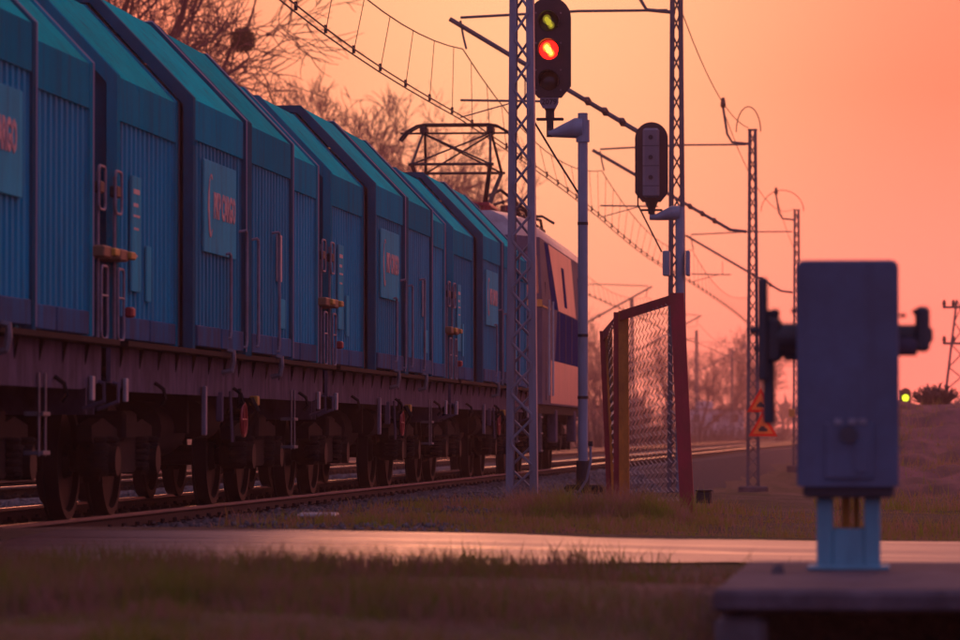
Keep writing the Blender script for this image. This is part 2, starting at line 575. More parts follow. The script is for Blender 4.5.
def blade_material(name, a, b_, dry):
    m = bpy.data.materials.new(name)
    m.use_nodes = True
    n, l = m.node_tree.nodes, m.node_tree.links
    b = n['Principled BSDF']
    b.inputs['Roughness'].default_value = 0.7
    b.inputs['Specular IOR Level'].default_value = 0.2
    t = n.new('ShaderNodeTexCoord')
    nz = n.new('ShaderNodeTexNoise')
    nz.inputs['Scale'].default_value = 2.6
    nz.inputs['Detail'].default_value = 7
    nz.inputs['Roughness'].default_value = 0.75
    l.new(t.outputs['Object'], nz.inputs['Vector'])
    r = ramp(n, [(0.40, a), (0.5, b_), (0.58, dry)], 'LINEAR')
    l.new(nz.outputs['Fac'], r.inputs[0])
    l.new(r.outputs[0], b.inputs['Base Color'])
    tr = n.new('ShaderNodeBsdfTranslucent')
    l.new(r.outputs[0], tr.inputs[0])
    ms = n.new('ShaderNodeMixShader')
    ms.inputs[0].default_value = 0.4
    l.new(b.outputs[0], ms.inputs[1])
    l.new(tr.outputs[0], ms.inputs[2])
    l.new(ms.outputs[0], n['Material Output'].inputs[0])
    return m


M['ground'] = ground_material()
M['road'] = road_material()
M['grass'] = blade_material('grass_blades', (0.17, 0.20, 0.02), (0.20, 0.15, 0.05), (0.29, 0.15, 0.11))
M['grass_dry'] = blade_material('dry_verge_grass', (0.30, 0.33, 0.03), (0.38, 0.25, 0.07), (0.48, 0.23, 0.16))


# ------------------------------------------------------------------ ground
def sstep(a, b, x):
    t = np.clip((x - a) / (b - a), 0, 1)
    return t * t * (3 - 2 * t)


def road_z(x):
    return -0.02 - 0.085 * sstep(-5.4, 1.5, x)


_fr = np.random.default_rng(77)
_fk = [(2 ** (i / 5.0) * .55, _fr.uniform(0, 6.283), _fr.uniform(0, 6.283)) for i in range(20)]


def fbm(x, y):
    """sum of random plane waves, about -1..1"""
    t = 0
    for f_, a_, p_ in _fk:
        t = t + np.sin((x * math.cos(a_) + y * math.sin(a_)) * f_ * 2.2 + p_ + 1.3 * np.sin(y * .31 * f_ + a_ * 5)) / f_ ** .8
    return t * .22


def h_noise(x, y):
    return (np.sin(x * 1.7 + y * 0.9) * np.sin(y * 1.3 - x * 0.6) * 0.5 + np.sin(x * 4.1 + 1.3) * np.sin(y * 3.3 + x) * 0.25)


TRK1, TRK2 = -7.33, -11.95


def ground_h(x, y):
    x, y = np.asarray(x, float), np.asarray(y, float)
    near = -0.10 - 0.10 * sstep(-4, 2, x)
    far = np.full_like(near, -0.85)
    z = near + (far - near) * sstep(52, 78, y)
    # grass verge behind the road, by the fence
    z = z + 0.03 * sstep(29.5, 33, y) * (1 - sstep(39, 46, y)) * sstep(-5.6, -4.2, x) * (1 - sstep(-2.2, -0.8, x))
    # earth bank on the right, beyond the barrier
    bank = sstep(48, 120, y) * sstep(-1.6, 1.2, x + 0.006 * (y - 60)) * (1 - sstep(20, 40, x))
    z = z + 0.0 * bank
    # foreground
    z = z + 0.09 * (1 - sstep(21, 23.5, y))
    # ditch under the slab
    ditch = sstep(-0.85, -0.45, x) * (1 - sstep(18.9, 19.5, y)) * sstep(15.7, 16.1, y)
    z = z - 1.6 * ditch
    z = z + (-0.125 - z) * sstep(-0.9, -0.5, x) * (1 - sstep(15.6, 15.9, y)) * sstep(9, 12, y)  # unseen ground before the slab, raised to keep the ditch dark
    # land rising far off to the left of the line
    z = z + 1.4 * sstep(300, 480, y) * (1 - sstep(-30, -17, x)) + 0.9 * sstep(250, 420, y)
    # formation under the tracks is a touch lower than the ballast
    form = sstep(-17.5, -15.8, x) * (1 - sstep(-6.0, -5.5, x))
    z = z + (-0.75 - z) * form * (1 - sstep(250, 400, y) * 0.0)
    # road corridor: keep ground under the asphalt
    corr = sstep(22.4, 23.2, y) * (1 - sstep(27.6, 29.4, y))
    z = z + (road_z(x) + 0.036 * (y - 25.3) - 0.010 - z) * corr
    amp = 0.04 + 0.25 * sstep(60, 150, y)
    z = z + fbm(x * .9, y * .7) * amp * (1 - corr) * (1 - form)
    return z


xs = np.unique(np.concatenate([np.arange(-9, 5.01, 0.25), np.arange(-60, -9, 2.5), np.arange(5, 60, 2.5),
                               np.array([-1200, -800, -450, -220, -120, -85, 85, 120, 220, 450, 800, 1200])]))
ys = np.unique(np.concatenate([np.arange(8, 64, 0.25), np.arange(64, 200, 3), np.arange(200, 620, 15),
                               np.array([-400, -100, -30, -5, 2, 5, 700, 800, 950, 1250])]))
GX, GY = np.meshgrid(xs, ys)
GZ = ground_h(GX, GY)
V = np.stack([GX.ravel(), GY.ravel(), GZ.ravel()], 1)
nx, ny = len(xs), len(ys)
ii = (np.arange(ny - 1)[:, None] * nx + np.arange(nx - 1)[None, :]).ravel()
F = np.stack([ii, ii + 1, ii + nx + 1, ii + nx], 1)
g = np_mesh('ground', V, F, M['ground'], 4)
g.data.polygons.foreach_set('use_smooth', [True] * len(g.data.polygons))
tag(g, 'bare earth and thin turf of the ground', kind='structure')

def bank_h(x, y):
    b = sstep(40, 118, y) * sstep(-.35, .95, x + 0.0167 * y) * (1 - sstep(150, 190, y)) * (1 - sstep(24, 40, x))
    lump = fbm(x * .7, y * .3) * .22 + fbm(x * 2.3 + 1, y * 1.1) * .10
    return -1.0 + 2.3 * b + lump * sstep(.02, .5, b)


bxs = np.concatenate([np.arange(-4, 8, .2), np.arange(8, 46, 1.0)])
bys = np.concatenate([np.arange(38, 120, .5), np.arange(120, 196, 2.0)])
BX, BY = np.meshgrid(bxs, bys)
ii = (np.arange(len(bys) - 1)[:, None] * len(bxs) + np.arange(len(bxs) - 1)[None, :]).ravel()
bank_o = np_mesh('earth_bank', np.stack([BX.ravel(), BY.ravel(), bank_h(BX, BY).ravel()], 1), np.stack([ii, ii + 1, ii + len(bxs) + 1, ii + len(bxs)], 1), M['earth'], 4)
bank_o.data.polygons.foreach_set('use_smooth', [True] * len(bank_o.data.polygons))
tag(bank_o, 'bare brown earth bank on the right beyond the barrier', kind='structure')

def road_near(x):
    return 23.7 + 1.3 * sstep(-4.4, -0.8, x) + 0.16 * fbm(x * 2.5, x * 0 + 3.0)


# road: cambered sheet with a kerb-less crumbled edge, running across the line
rx = np.arange(-40, 40.1, 0.5)
ry = np.linspace(0, 1, 25)
RX, RT = np.meshgrid(rx, ry)
edge0 = road_near(RX)
edge1 = 27.3 + 0.12 * np.sin(RX * 1.7 + 1) + 0.06 * np.sin(RX * 4.3)
RY = edge0 + (edge1 - edge0) * RT
rut = -0.018 * (np.exp(-((RT - 0.32) / 0.07) ** 2) + np.exp(-((RT - 0.70) / 0.07) ** 2))
RZ = road_z(RX) + 0.036 * (RY - 25.3) + 0.010 * (1 - (2 * RT - 1) ** 2) + rut * .3
over = (RX < -5.6) & (RX > -13.8)
RZ = np.where(over, np.minimum(-0.03, RZ), RZ)
rxn, ryn = len(rx), len(ry)
ii = (np.arange(ryn - 1)[:, None] * rxn + np.arange(rxn - 1)[None, :]).ravel()
F = np.stack([ii, ii + 1, ii + rxn + 1, ii + rxn], 1)
road = np_mesh('road', np.stack([RX.ravel(), RY.ravel(), RZ.ravel()], 1), F, M['road'], 4)
road.data.polygons.foreach_set('use_smooth', [True] * len(road.data.polygons))
tag(road, 'worn asphalt road across the railway', kind='structure')

# ------------------------------------------------------------------ tracks
bal = MB()
bal.prism_y([(-15.3, -0.95), (-13.9, -0.16), (-10.3, -0.16), (-9.64, -0.26), (-8.9, -0.16), (-5.75, -0.16), (-4.75, -0.95)], -60, 900)
tag(bal.build('ballast_bed', M['ballast']), 'crushed stone bed under both tracks', kind='structure')


def rail_poly(x):
    return [(x - .065, -.15), (x + .065, -.15), (x + .065, -.138), (x + .012, -.118), (x + .010, -.045), (x + .034, -.033),
            (x + .036, -.008), (x + .028, -.002), (x - .028, -.002), (x - .036, -.008), (x - .034, -.033), (x - .010, -.045), (x - .012, -.118), (x - .065, -.138)]


sl = MB()
sl.prism_x([(-.15, -.36), (.15, -.36), (.13, -.165), (.09, -.152), (-.09, -.152), (-.13, -.165)], -1.28, 1.28)
for k, tx in enumerate((TRK1, TRK2)):
    t = thing('railway_track', None, None, (tx, 0, 0))
    tag(t, ['railway track the freight train stands on', 'empty railway track behind the freight train'][k], kind='structure')
    for s in (-1, 1):
        rb = MB().prism_y(rail_poly(s * 0.7535), -60, 900).build('rail', M['rail'], t)
        MB().box(s * .7535 - .0375, s * .7535 + .0375, -60, 900, -.026, 0.0).build('rail_head', M['railtop'], rb)
    first = None
    n_sl = 150 if k == 0 else 130
    for i in range(n_sl):
        y = 29.2 + i * 0.62
        if first is None:
            first = sl.build('sleeper', M['sleeper'], t)
            first.location = (0, y, 0)
            fc = MB()
            for s in (-1, 1):
                for d in (-.1, .1):
                    fc.box(s * .7535 + d - .05, s * .7535 + d + .05, -.06, .06, -.155, -.105)
                    fc.cyl((s * .7535 + d, 0, -.11), (s * .7535 + d, 0, -.075), .022, 6)
            fast0 = fc.build('rail_fastening', M['rail'], first)
            fast0['kind'] = 'stuff'
        else:
            c = first.copy()
            col.objects.link(c)
            c.parent = t
            c.location = (0, y, 0)
            fcp = fast0.copy()
            col.objects.link(fcp)
            fcp.parent = c


def scatter_stones(n, fx, smin, smax):
    """n angular stones; fx(rng,n)-> x,y,z ; returns one mesh"""
    x, y, z = fx(n)
    base = np.array([(a, b, c) for a in (-1, 1) for b in (-1, 1) for c in (-1, 1)], float)
    v = base[None] * (1 + rng.uniform(-.45, .25, (n, 8, 3)))
    s = rng.uniform(smin, smax, (n, 1, 1)) * rng.uniform(.6, 1.15, (n, 1, 3))
    v = v * s
    q = rng.normal(size=(n, 4))
    q /= np.linalg.norm(q, axis=1, keepdims=True)
    w, a, b, c = q.T
    Rm = np.stack([np.stack([1 - 2 * (b * b + c * c), 2 * (a * b - c * w), 2 * (a * c + b * w)], 1),
                   np.stack([2 * (a * b + c * w), 1 - 2 * (a * a + c * c), 2 * (b * c - a * w)], 1),
                   np.stack([2 * (a * c - b * w), 2 * (b * c + a * w), 1 - 2 * (a * a + b * b)], 1)], 1)
    v = np.einsum('nij,nkj->nki', Rm, v) + np.stack([x, y, z], 1)[:, None]
    fq = np.array([(0, 1, 3, 2), (4, 6, 7, 5), (0, 4, 5, 1), (2, 3, 7, 6), (0, 2, 6, 4), (1, 5, 7, 3)])
    f = (fq[None] + (np.arange(n) * 8)[:, None, None]).reshape(-1, 4)
    return v.reshape(-1, 3), f


def bed_z(x):
    return np.where(x > -5.75, -0.16 - (x + 5.75) * 0.79, -0.16)


def f_bed(n):
    x = rng.uniform(-6.35, -4.7, n)
    y = 30 + 62 * rng.random(n) ** 1.5
    return x, y, bed_z(x) + rng.uniform(-.012, .018, n)


def f_bed2(n):
    x = np.concatenate([rng.uniform(-10.6, -8.6, n // 2), rng.uniform(-6.6, -5.9, n - n // 2)])
    y = 30 + 60 * rng.random(n) ** 1.3
    return x, y, np.full(n, -0.16) + rng.uniform(-.015, .012, n)


def f_edge(n):
    x = rng.uniform(-5.9, -3.2, n)
    y = rng.uniform(29, 60, n)
    z = np.maximum(ground_h(x, y), np.where(x < -4.75, bed_z(x), -9))
    return x, y, z + 0.004


v1, f1 = scatter_stones(26000, f_bed, .022, .042)
v2, f2 = scatter_stones(9000, f_bed2, .024, .042)
v3, f3 = scatter_stones(5000, f_edge, .010, .028)
st = np_mesh('ballast_stones', np.concatenate([v1, v2, v3]), np.concatenate([f1, f2 + len(v1), f3 + len(v1) + len(v2)]), M['stone'], 4)
tag(st, 'loose grey ballast stones beside the rails', 'gravel', kind='stuff')


# ------------------------------------------------------------------ grass
def grass(name, n, fx, hmin, hmax, label, wid=0.004, mk='grass'):
    x, y, keep = fx(n)
    x, y = x[keep], y[keep]
    n = len(x)
    z = ground_h(x, y) - 0.01
    h = rng.uniform(hmin, hmax, n) * (0.4 + 1.3 * np.clip(0.4 + 1.1 * fbm(x * 1.6, y * 1.1), 0, 1.3))
    a = rng.uniform(0, 2 * np.pi, n)
    lean = rng.uniform(.1, .75, n) * h
    la = rng.uniform(0, 2 * np.pi, n)
    dx, dy = np.cos(a) * wid, np.sin(a) * wid
    lx, ly = np.cos(la) * lean, np.sin(la) * lean
    p = np.stack([np.stack([x - dx, y - dy, z], 1), np.stack([x + dx, y + dy, z], 1),
                  np.stack([x + dx * .7 + lx * .35, y + dy * .7 + ly * .35, z + h * .6], 1), np.stack([x - dx * .7 + lx * .35, y - dy * .7 + ly * .35, z + h * .6], 1),
                  np.stack([x + lx, y + ly, z + h], 1)], 1)
    i = (np.arange(n) * 5)[:, None]
    f = np.concatenate([i + np.array([0, 1, 2]), i + np.array([0, 2, 3]), i + np.array([3, 2, 4])], 0)
    o = np_mesh(name, p.reshape(-1, 3), f, M[mk], 3)
    tag(o, label, 'grass', kind='stuff')
    return o


def clump(x, y, s=1.0):
    return 0.5 + 0.8 * fbm(x * s + 3.1, y * s * 0.8)


def f_fore(n):
    y = 12.5 + 12.4 * rng.random(n)
    x = y * rng.uniform(-.235, .03, n)
    right = 1 - 0.85 * sstep(-2.3, -1.0, x)
    keep = (rng.random(n) < (0.25 + 0.75 * np.clip(clump(x, y), 0, 1)) * right) & (x < -0.5) & (y < road_near(x) + .05)
    return x, y, keep


grass('foreground_grass', 95000, f_fore, .03, .10, 'short patchy grass in the near foreground before the road')


def f_verge(n):
    y = rng.uniform(27.3, 43, n)
    x = rng.uniform(-5.3, -0.6, n)
    d = np.clip(clump(x, y, .7), 0, 1)
    keep = rng.random(n) < (0.15 + 0.85 * d) * sstep(28.4, 31.5, y) * (1 - 0.75 * sstep(-2.2, -1.3, x)) * (0.35 + 0.65 * sstep(-5.2, -4.0, x))
    return x, y, keep


grass('verge_grass', 60000, f_verge, .03, .085, 'tufted grass on the verge between road and fence', wid=.005, mk='grass_dry')


def f_tuft(n):
    cx = rng.choice([-2.2, -2.5, -2.9, -2.0, -1.75, -3.2, -3.9, -3.6], n)
    cy = np.where(cx < -3.3, 42.6, 36.2)
    x = cx + rng.normal(0, .16, n)
    y = cy + rng.normal(0, .45, n)
    return x, y, np.ones(n, bool)


grass('tall_grass', 9000, f_tuft, .06, .20, 'taller dry grass tufts round the fence posts', wid=.004, mk='grass_dry')


def f_right(n):
    y = rng.uniform(30, 62, n)
    x = y * rng.uniform(-.02, .03, n)
    keep = rng.random(n) < np.clip(clump(x, y, .5), 0, 1) * (1 - sstep(40, 62, y))
    return x, y, keep


grass('bank_grass', 15000, f_right, .04, .12, 'thin grass at the foot of the earth bank', wid=.006, mk='grass_dry')


nb_s = 16000
sy_ = rng.uniform(44, 120, nb_s)
sx_ = sy_ * rng.uniform(-.016, .034, nb_s)
kp = rng.random(nb_s) < np.clip(.15 + .9 * fbm(sx_ * 1.1, sy_ * .35), 0.04, 1)
sx_, sy_ = sx_[kp], sy_[kp]
sz_ = bank_h(sx_, sy_)
sh_ = rng.uniform(.05, .30, len(sx_)) * np.clip(.5 + fbm(sx_ * 2, sy_), .2, 1.4)
la_ = rng.uniform(0, 6.283, len(sx_))
pp_ = np.stack([np.stack([sx_ - .008, sy_, sz_ - .02], 1), np.stack([sx_ + .008, sy_, sz_ - .02], 1),
                np.stack([sx_ + np.cos(la_) * sh_ * .5, sy_ + np.sin(la_) * sh_ * .5, sz_ + sh_], 1)], 1)
tag(np_mesh('bank_scrub', pp_.reshape(-1, 3), np.arange(len(sx_) * 3).reshape(-1, 3), M['grass_dry'], 3), 'dead stalks and scrub on the earth bank', 'scrub', kind='stuff')


# ------------------------------------------------------------------ wagons
LH = 11.1            # length of the hoods
A0, A1 = 0.0, 2.75
B0, B1 = 2.68, 8.42
C0, C1 = 8.35, LH
ZB = 1.58            # bottom of the corrugated walls


def corr_wall(y0, y1, xw, z0, z1, pitch, depth, s):
    n = max(2, int(round((y1 - y0) / pitch)))
    p = (y1 - y0) / n
    prof = []
    for i in range(n):
        a = y0 + i * p
        prof += [(a, 0), (a + p * .36, 0), (a + p * .5, -depth), (a + p * .86, -depth)]
    prof.append((y1, 0))
    m = MB()
    outer = [[(s * (xw + d), y, z) for y, d in prof] for z in (z0, z1)]
    m.rings(outer, caps=False, closed=False)
    return m


def make_hood(parent, y0, y1, hw, eave, top, th, rib, name_closed):
    """telescopic hood: corrugated walls, plain eave band, sloping roof sheet, flat roof, portal frames"""
    h = part_empty('hood', parent, (0, y0, 0))
    L = y1 - y0
    bandz = eave - 0.33
    walls = []
    fw = 0.12
    for s in (-1, 1):
        segs = [(fw, L - fw)] if not rib else [(fw, L / 2 - .17), (L / 2 + .17, L - fw)]
        for a, b in segs:
            corr_wall(a, b, hw - .012, ZB, bandz + .01, .19, .055, s).build('corrugated_wall', M['wall'], h)
            MB().box(s * (hw - .05), s * (hw + .004), a, b, bandz, eave - .002).build('eave_band', M['blue'], h)
            m = MB()
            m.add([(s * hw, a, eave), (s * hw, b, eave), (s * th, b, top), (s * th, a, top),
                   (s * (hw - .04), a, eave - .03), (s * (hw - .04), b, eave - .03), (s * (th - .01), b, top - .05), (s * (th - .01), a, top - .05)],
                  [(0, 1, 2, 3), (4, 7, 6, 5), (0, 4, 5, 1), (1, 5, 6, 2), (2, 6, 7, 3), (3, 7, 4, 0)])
            m.build('roof_slope', M['blue_sky_lit'], h)
            # bottom rail plates of the hood
            n = 2 if (b - a) > 1.8 else 1
            w = (b - a - .1) / n
            for i in range(n):
                yy = a + .05 + i * w
                MB().bbox(min(s * (hw - .05), s * (hw + .028)), max(s * (hw - .05), s * (hw + .028)), yy, yy + w - .06, 1.40, 1.575, .008).build('bottom_rail', M['sill'], h)
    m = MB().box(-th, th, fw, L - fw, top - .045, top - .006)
    m.build('roof_top', M['blue_sky_lit'], h)

    def portal(ya, yb, out, z0=1.36):
        o = [(hw + out, z0), (hw + out, eave + .012), (th + out * .4, top + out), (-th - out * .4, top + out), (-hw - out, eave + .012), (-hw - out, z0)]
        i_ = [(hw - .07, z0), (hw - .07, eave - .05), (th - .03, top - .07), (-th + .03, top - .07), (-hw + .07, eave - .05), (-hw + .07, z0)]
        m = MB()
        for k in range(5):
            m.rings([[(*((q[k][0], ya, q[k][1])),) for q in (o,)] + [(i_[k][0], ya, i_[k][1]), (i_[k][0], yb, i_[k][1]), (o[k][0], yb, o[k][1])],
                     [(o[k + 1][0], ya, o[k + 1][1]), (i_[k + 1][0], ya, i_[k + 1][1]), (i_[k + 1][0], yb, i_[k + 1][1]), (o[k + 1][0], yb, o[k + 1][1])]], caps=True)
        m.build('portal_frame', M['blue_dark'] if rib else M['blue'], h)
    portal(0, fw, .012)
    portal(L - fw, L, .012)
    ends = [(L - .012, .014)] + ([(L / 2 - .16, .032)] if rib else [])
    for ye, out in ends:
        o = [(hw + out, 1.40), (hw + out, eave + .012), (th + out * .4, top + out), (-th - out * .4, top + out), (-hw - out, eave + .012), (-hw - out, 1.40)]
        MB().tube([(x, ye, z) for x, z in o], .009, 4).build('rim_highlight_trim', M['edge'], h)  # thin bright tube added as a highlight along the portal edge
    if rib:
        portal(L / 2 - .17, L / 2 + .17, .03)
    return h


def end_wall(h, y, hw, eave, top, th):
    m = MB().prism_y([(hw - .06, 1.38), (hw - .06, eave - .04), (th - .03, top - .06), (-th + .03, top - .06), (-hw + .06, eave - .04), (-hw + .06, 1.38)], y - .015, y + .015)
    m.build('end_wall', M['blue_dark'], h)


def loop(y0, y1, z0, z1, x, r, m=None, rad=.05):
    """closed rounded handrail loop in a plane of constant x"""
    m = m or MB()
    pts = []
    for cy, cz, a0 in ((y1 - rad, z1 - rad, 0), (y0 + rad, z1 - rad, 90), (y0 + rad, z0 + rad, 180), (y1 - rad, z0 + rad, 270)):
        for k in range(4):
            a = R(a0 + k * 30)
            pts.append((x, cy + rad * math.cos(a), cz + rad * math.sin(a)))
    pts.append(pts[0])
    return m.tube(pts, r, 6, caps=False)


def make_wagon():
    w = thing('covered_wagon', 'x', 'wagon', (0, 0, 0), 0, 'covered freight wagons of the train')
    hA = make_hood(w, A0, A1, 1.40, 3.40, 4.21, .64, False, 'a')
    end_wall(hA, .09, 1.40, 3.40, 4.21, .64)
    hB = make_hood(w, B0, B1, 1.53, 3.44, 4.31, .70, True, 'b')
    hC = make_hood(w, C0, C1, 1.40, 3.40, 4.21, .64, False, 'c')
    end_wall(hC, C1 - C0 - .09, 1.40, 3.40, 4.21, .64)
    # plates, handles and lettering on the visible side walls (both sides alike)
    for s in (1, -1):
        def pl(h, name, m_, y0, y1, z0, z1, xo, t=.02):
            xa, xb = sorted((s * xo, s * (xo + t)))
            return MB().bbox(xa, xb, y0, y1, z0, z1, .004).build(name, m_, h)
        pl(hA, 'information_plate', M['plate'], .62, 1.02, 1.78, 2.68, 1.395)
        pl(hA, 'information_plate', M['plate'], 1.28, 1.46, 1.72, 2.16, 1.395)
        p = pl(hB, 'logo_plate', M['plate'], .55, 2.25, 2.20, 2.98, 1.525)
        rot = (math.pi / 2, 0, math.pi / 2 if s > 0 else -math.pi / 2)
        text_mesh('lettering', 'PKP CARGO', .30, M['logo'], hB, (s * 1.548, 1.60, 2.60), rot, .003, .010, .70)
        # the swoosh beside the letters
        sw = MB()
        pts = []
        for k in range(13):
            u = k / 12
            a = R(60 + 250 * u)
            pts.append((.86 + .15 * math.cos(a) * (1 - .2 * u), 2.60 + .26 * math.sin(a)))
        ring = []
        for k, (yy, zz) in enumerate(pts):
            tk = .012 + .05 * math.sin(math.pi * min(1, k / 12))
            ring.append(((yy, zz - tk * .3), (yy + tk, zz + tk * .4)))
        vs_, fs_ = [], []
        for k, (a_, b_) in enumerate(ring):
            vs_ += [(s * 1.5455, a_[0], a_[1]), (s * 1.5455, b_[0], b_[1]), (s * 1.551, a_[0], a_[1]), (s * 1.551, b_[0], b_[1])]
            if k:
                o = (k - 1) * 4
                fs_ += [(o, o + 1, o + 5, o + 4), (o + 2, o + 6, o + 7, o + 3), (o, o + 4, o + 6, o + 2), (o + 1, o + 3, o + 7, o + 5)]
        sw.add(vs_, fs_)
        sw.build('logo_mark', M['logo'], hB)
        for k, (za, zb_, ya, yb) in enumerate(((2.54, 2.58, .68, .94), (2.44, 2.47, .68, .88), (2.36, 2.38, .68, .95), (2.26, 2.28, .70, .90), (2.05, 2.07, .68, .86))):
            pl(hA, 'print_line', M['plate2'], ya, yb, za, zb_, 1.413, .004)
        pl(hB, 'placard', M['plate3'], 4.74, 5.00, 2.10, 2.54, 1.525)
        pl(hB, 'placard', M['plate'], 4.95, 5.22, 1.66, 1.94, 1.525)
        # locking bars: hooked tubes
        for (yy, z0, z1) in ((1.78, 1.50, 2.22), (2.66, 1.44, 2.46), (3.34, 1.46, 2.42), (4.62, 1.44, 2.54)):
            x = s * 1.575
            m = MB().tube([(s * 1.52, yy - .1, z1), (x, yy - .08, z1 + .01), (x, yy - .02, z1), (x, yy, z1 - .05), (x, yy, z0 + .05), (x, yy - .03, z0), (s * 1.52, yy - .06, z0)], .014, 6)
            m.build('locking_bar', M['pipe'], hB)
        # little pull handles on the deck edge
        for yy in (1.76, 4.6):
            m = MB().tube([(s * 1.50, yy, 1.40), (s * 1.60, yy, 1.38), (s * 1.60, yy, 1.30), (s * 1.585, yy, 1.22), (s * 1.50, yy, 1.20)], .028, 6)
            m.build('release_handle', M['step'], hB)
    # underframe ---------------------------------------------------
    u = part_empty('underframe', w)
    for s in (-1, 1):
        xa, xb = sorted((s * 1.34, s * 1.56))
        MB().box(xa, xb, -.30, LH + .30, 1.335, 1.375).build('deck_edge', M['under'], u)
        xa, xb = sorted((s * 1.385, s * 1.42))
        poly = [(-.28, 1.33), (LH + .28, 1.33), (LH + .28, 1.06), (LH - .5, 1.0), (.5, 1.0), (-.28, 1.06)]
        MB().prism_x([(a, b) for a, b in poly], xa, xb).build('side_girder', M['girder'], u)
        g0 = None
        for i in range(14):
            y = .1 + i * .82
            if g0:
                gc = g0.copy()
                col.objects.link(gc)
                gc.parent = u
                gc.location = (0, i * .82, 0)
                continue
            m = MB()
            m.add([(s * 1.422, y - .015, 1.332), (s * 1.422, y + .015, 1.332), (s * 1.456, y + .015, 1.332), (s * 1.456, y - .015, 1.332),
                   (s * 1.422, y - .015, 1.18), (s * 1.422, y + .015, 1.18)],
                  [(0, 1, 2, 3), (0, 3, 4), (1, 5, 2), (3, 2, 5, 4), (0, 4, 5, 1)])
            g0 = m.build('gusset', M['under'], u)
        # rope hooks
        for y in (1.55, 5.5, 9.6):
            MB().tube([(s * 1.43, y, 1.08), (s * 1.50, y, 1.03), (s * 1.52, y, .95), (s * 1.48, y, .90)], .016, 5).build('rope_hook', M['under'], u)
    MB().box(-1.35, 1.35, -.28, LH + .28, 1.18, 1.325).build('floor', M['under'], u)
    MB().box(-.22, .22, -.3, LH + .3, .88, 1.18).build('centre_sill', M['under'], u)
    for y in (-.34, LH + .30):
        MB().box(-1.3, 1.3, y, y + .04, .82, 1.34).build('headstock', M['girder'], u)
    # air tank, brake gear, levers
    MB().tube([(.75, 4.25, .72), (.75, 4.35, .72), (.75, 5.6, .72), (.75, 5.7, .72)], [.12, .24, .24, .12], 16).build('air_tank', M['under'], w, True)
    MB().tube([(.95, 6.0, .80), (.95, 6.05, .80), (.95, 6.75, .80), (.95, 6.8, .80)], [.10, .17, .17, .10], 14).build('brake_cylinder', M['under'], w, True)
    MB().box(.5, 1.1, 5.0, 5.1, .68, 1.2).build('tank_bracket', M['under'], w)
    for s in (-1, 1):
        MB().bbox(min(s * 1.43, s * 1.47), max(s * 1.43, s * 1.47), 3.78, 3.86, .66, 1.08, .008).build('brake_lever', M['pipe'], w)
        MB().tube([(s * 1.45, 5.2, 1.05), (s * 1.47, 5.2, .60)], .014, 6).build('brake_lever', M['girder'], w)
        m = MB()
        for k in range(13):
            pass
        pts = [(s * 1.47, 5.85 + .15 * math.cos(2 * math.pi * k / 14), .80 + .15 * math.sin(2 * math.pi * k / 14)) for k in range(15)]
        hw_ = MB().tube(pts, .014, 5, caps=False)
        hw_.tube([(s * 1.47, 5.70, .80), (s * 1.47, 6.0, .80)], .012, 5)
        hw_.tube([(s * 1.47, 5.85, .65), (s * 1.47, 5.85, .95)], .012, 5)
        hw_.build('hand_brake_wheel', M['redp'], w)
        MB().tube([(s * 1.43, 5.85, .94), (s * 1.43, 5.85, 1.08)], .02, 6).build('brake_wheel_bracket', M['under'], w)
        MB().bbox(min(s * 1.40, s * 1.46), max(s * 1.40, s * 1.46), 4.72, 4.78, .78, 1.04, .008).build('step_bracket', M['girder'], w)
        MB().tube([(s * 1.44, 6.45, 1.0), (s * 1.50, 6.45, .88), (s * 1.44, 6.5, .78), (s * 1.40, 6.52, .62)], .03, 6).build('brake_valve', M['under'], w)
        MB().bbox(min(s * 1.42, s * 1.50), max(s * 1.42, s * 1.50), 6.48, 6.60, .93, 1.02, .01).build('valve_knob', M['yellow'], w)
        # stirrup steps at both ends
        for y in (9.15,) if s > 0 else (1.9,):
            m = MB()
            for d in (-.11, .11):
                m.bbox(min(s * 1.43, s * 1.442), max(s * 1.43, s * 1.442), y + d - .018, y + d + .018, .52, 1.10, .004)
            for z in (.53, .80):
                m.bbox(min(s * 1.33, s * 1.47), max(s * 1.33, s * 1.47), y - .12, y + .12, z, z + .03, .004)
            m.build('stirrup_step', M['step'], w)
        # end platforms: handrail loops, ladder and shunter's lever
        for e, y in ((-1, -.14), (1, LH + .14)):
            loop(y - .13, y + .13, 2.34, 2.66, s * 1.45, .011).build('handrail', M['pipe'], w)
            MB().bbox(min(s * 1.40, s * 1.46), max(s * 1.40, s * 1.46), y - .10, y + .06, 2.46, 2.55, .01).build('lamp_bracket', M['black'], w)
            loop(y - .12, y + .12, 1.38, 1.92, s * 1.47, .011).build('handrail', M['pipe'], w)
            MB().tube([(s * 1.47, y - .12, 1.70), (s * 1.47, y + .12, 1.70)], .010, 6).build('ladder_rung', M['pipe'], w)
            MB().tube([(s * 1.42, y, 1.34), (s * 1.42, y, 2.62)], .013, 6).build('handrail_post', M['pipe'], w)
            MB().bbox(min(s * 1.30, s * 1.50), max(s * 1.30, s * 1.50), y - .16, y + .16, 1.98, 2.07, .012).build('shunting_lever', M['tan'], w)
            MB().bbox(min(s * 1.48, s * 1.53), max(s * 1.48, s * 1.53), y + .12, y + .32, 2.0, 2.06, .01).build('lever_grip', M['yellow'], w)
            if e < 0:
                MB().bbox(min(s * 1.46, s * 1.53), max(s * 1.46, s * 1.53), y + .18, y + .30, 1.56, 1.64, .015).build('cock_handle', M['redp'], w)
            # brake hose and drawgear
            MB().tube([(s * .35, y + e * .16, .95), (s * .35, y + e * .32, .90), (s * .33, y + e * .36, .70), (s * .25, y + e * .40, .55)], .03, 6).build('brake_hose', M['black'], w)
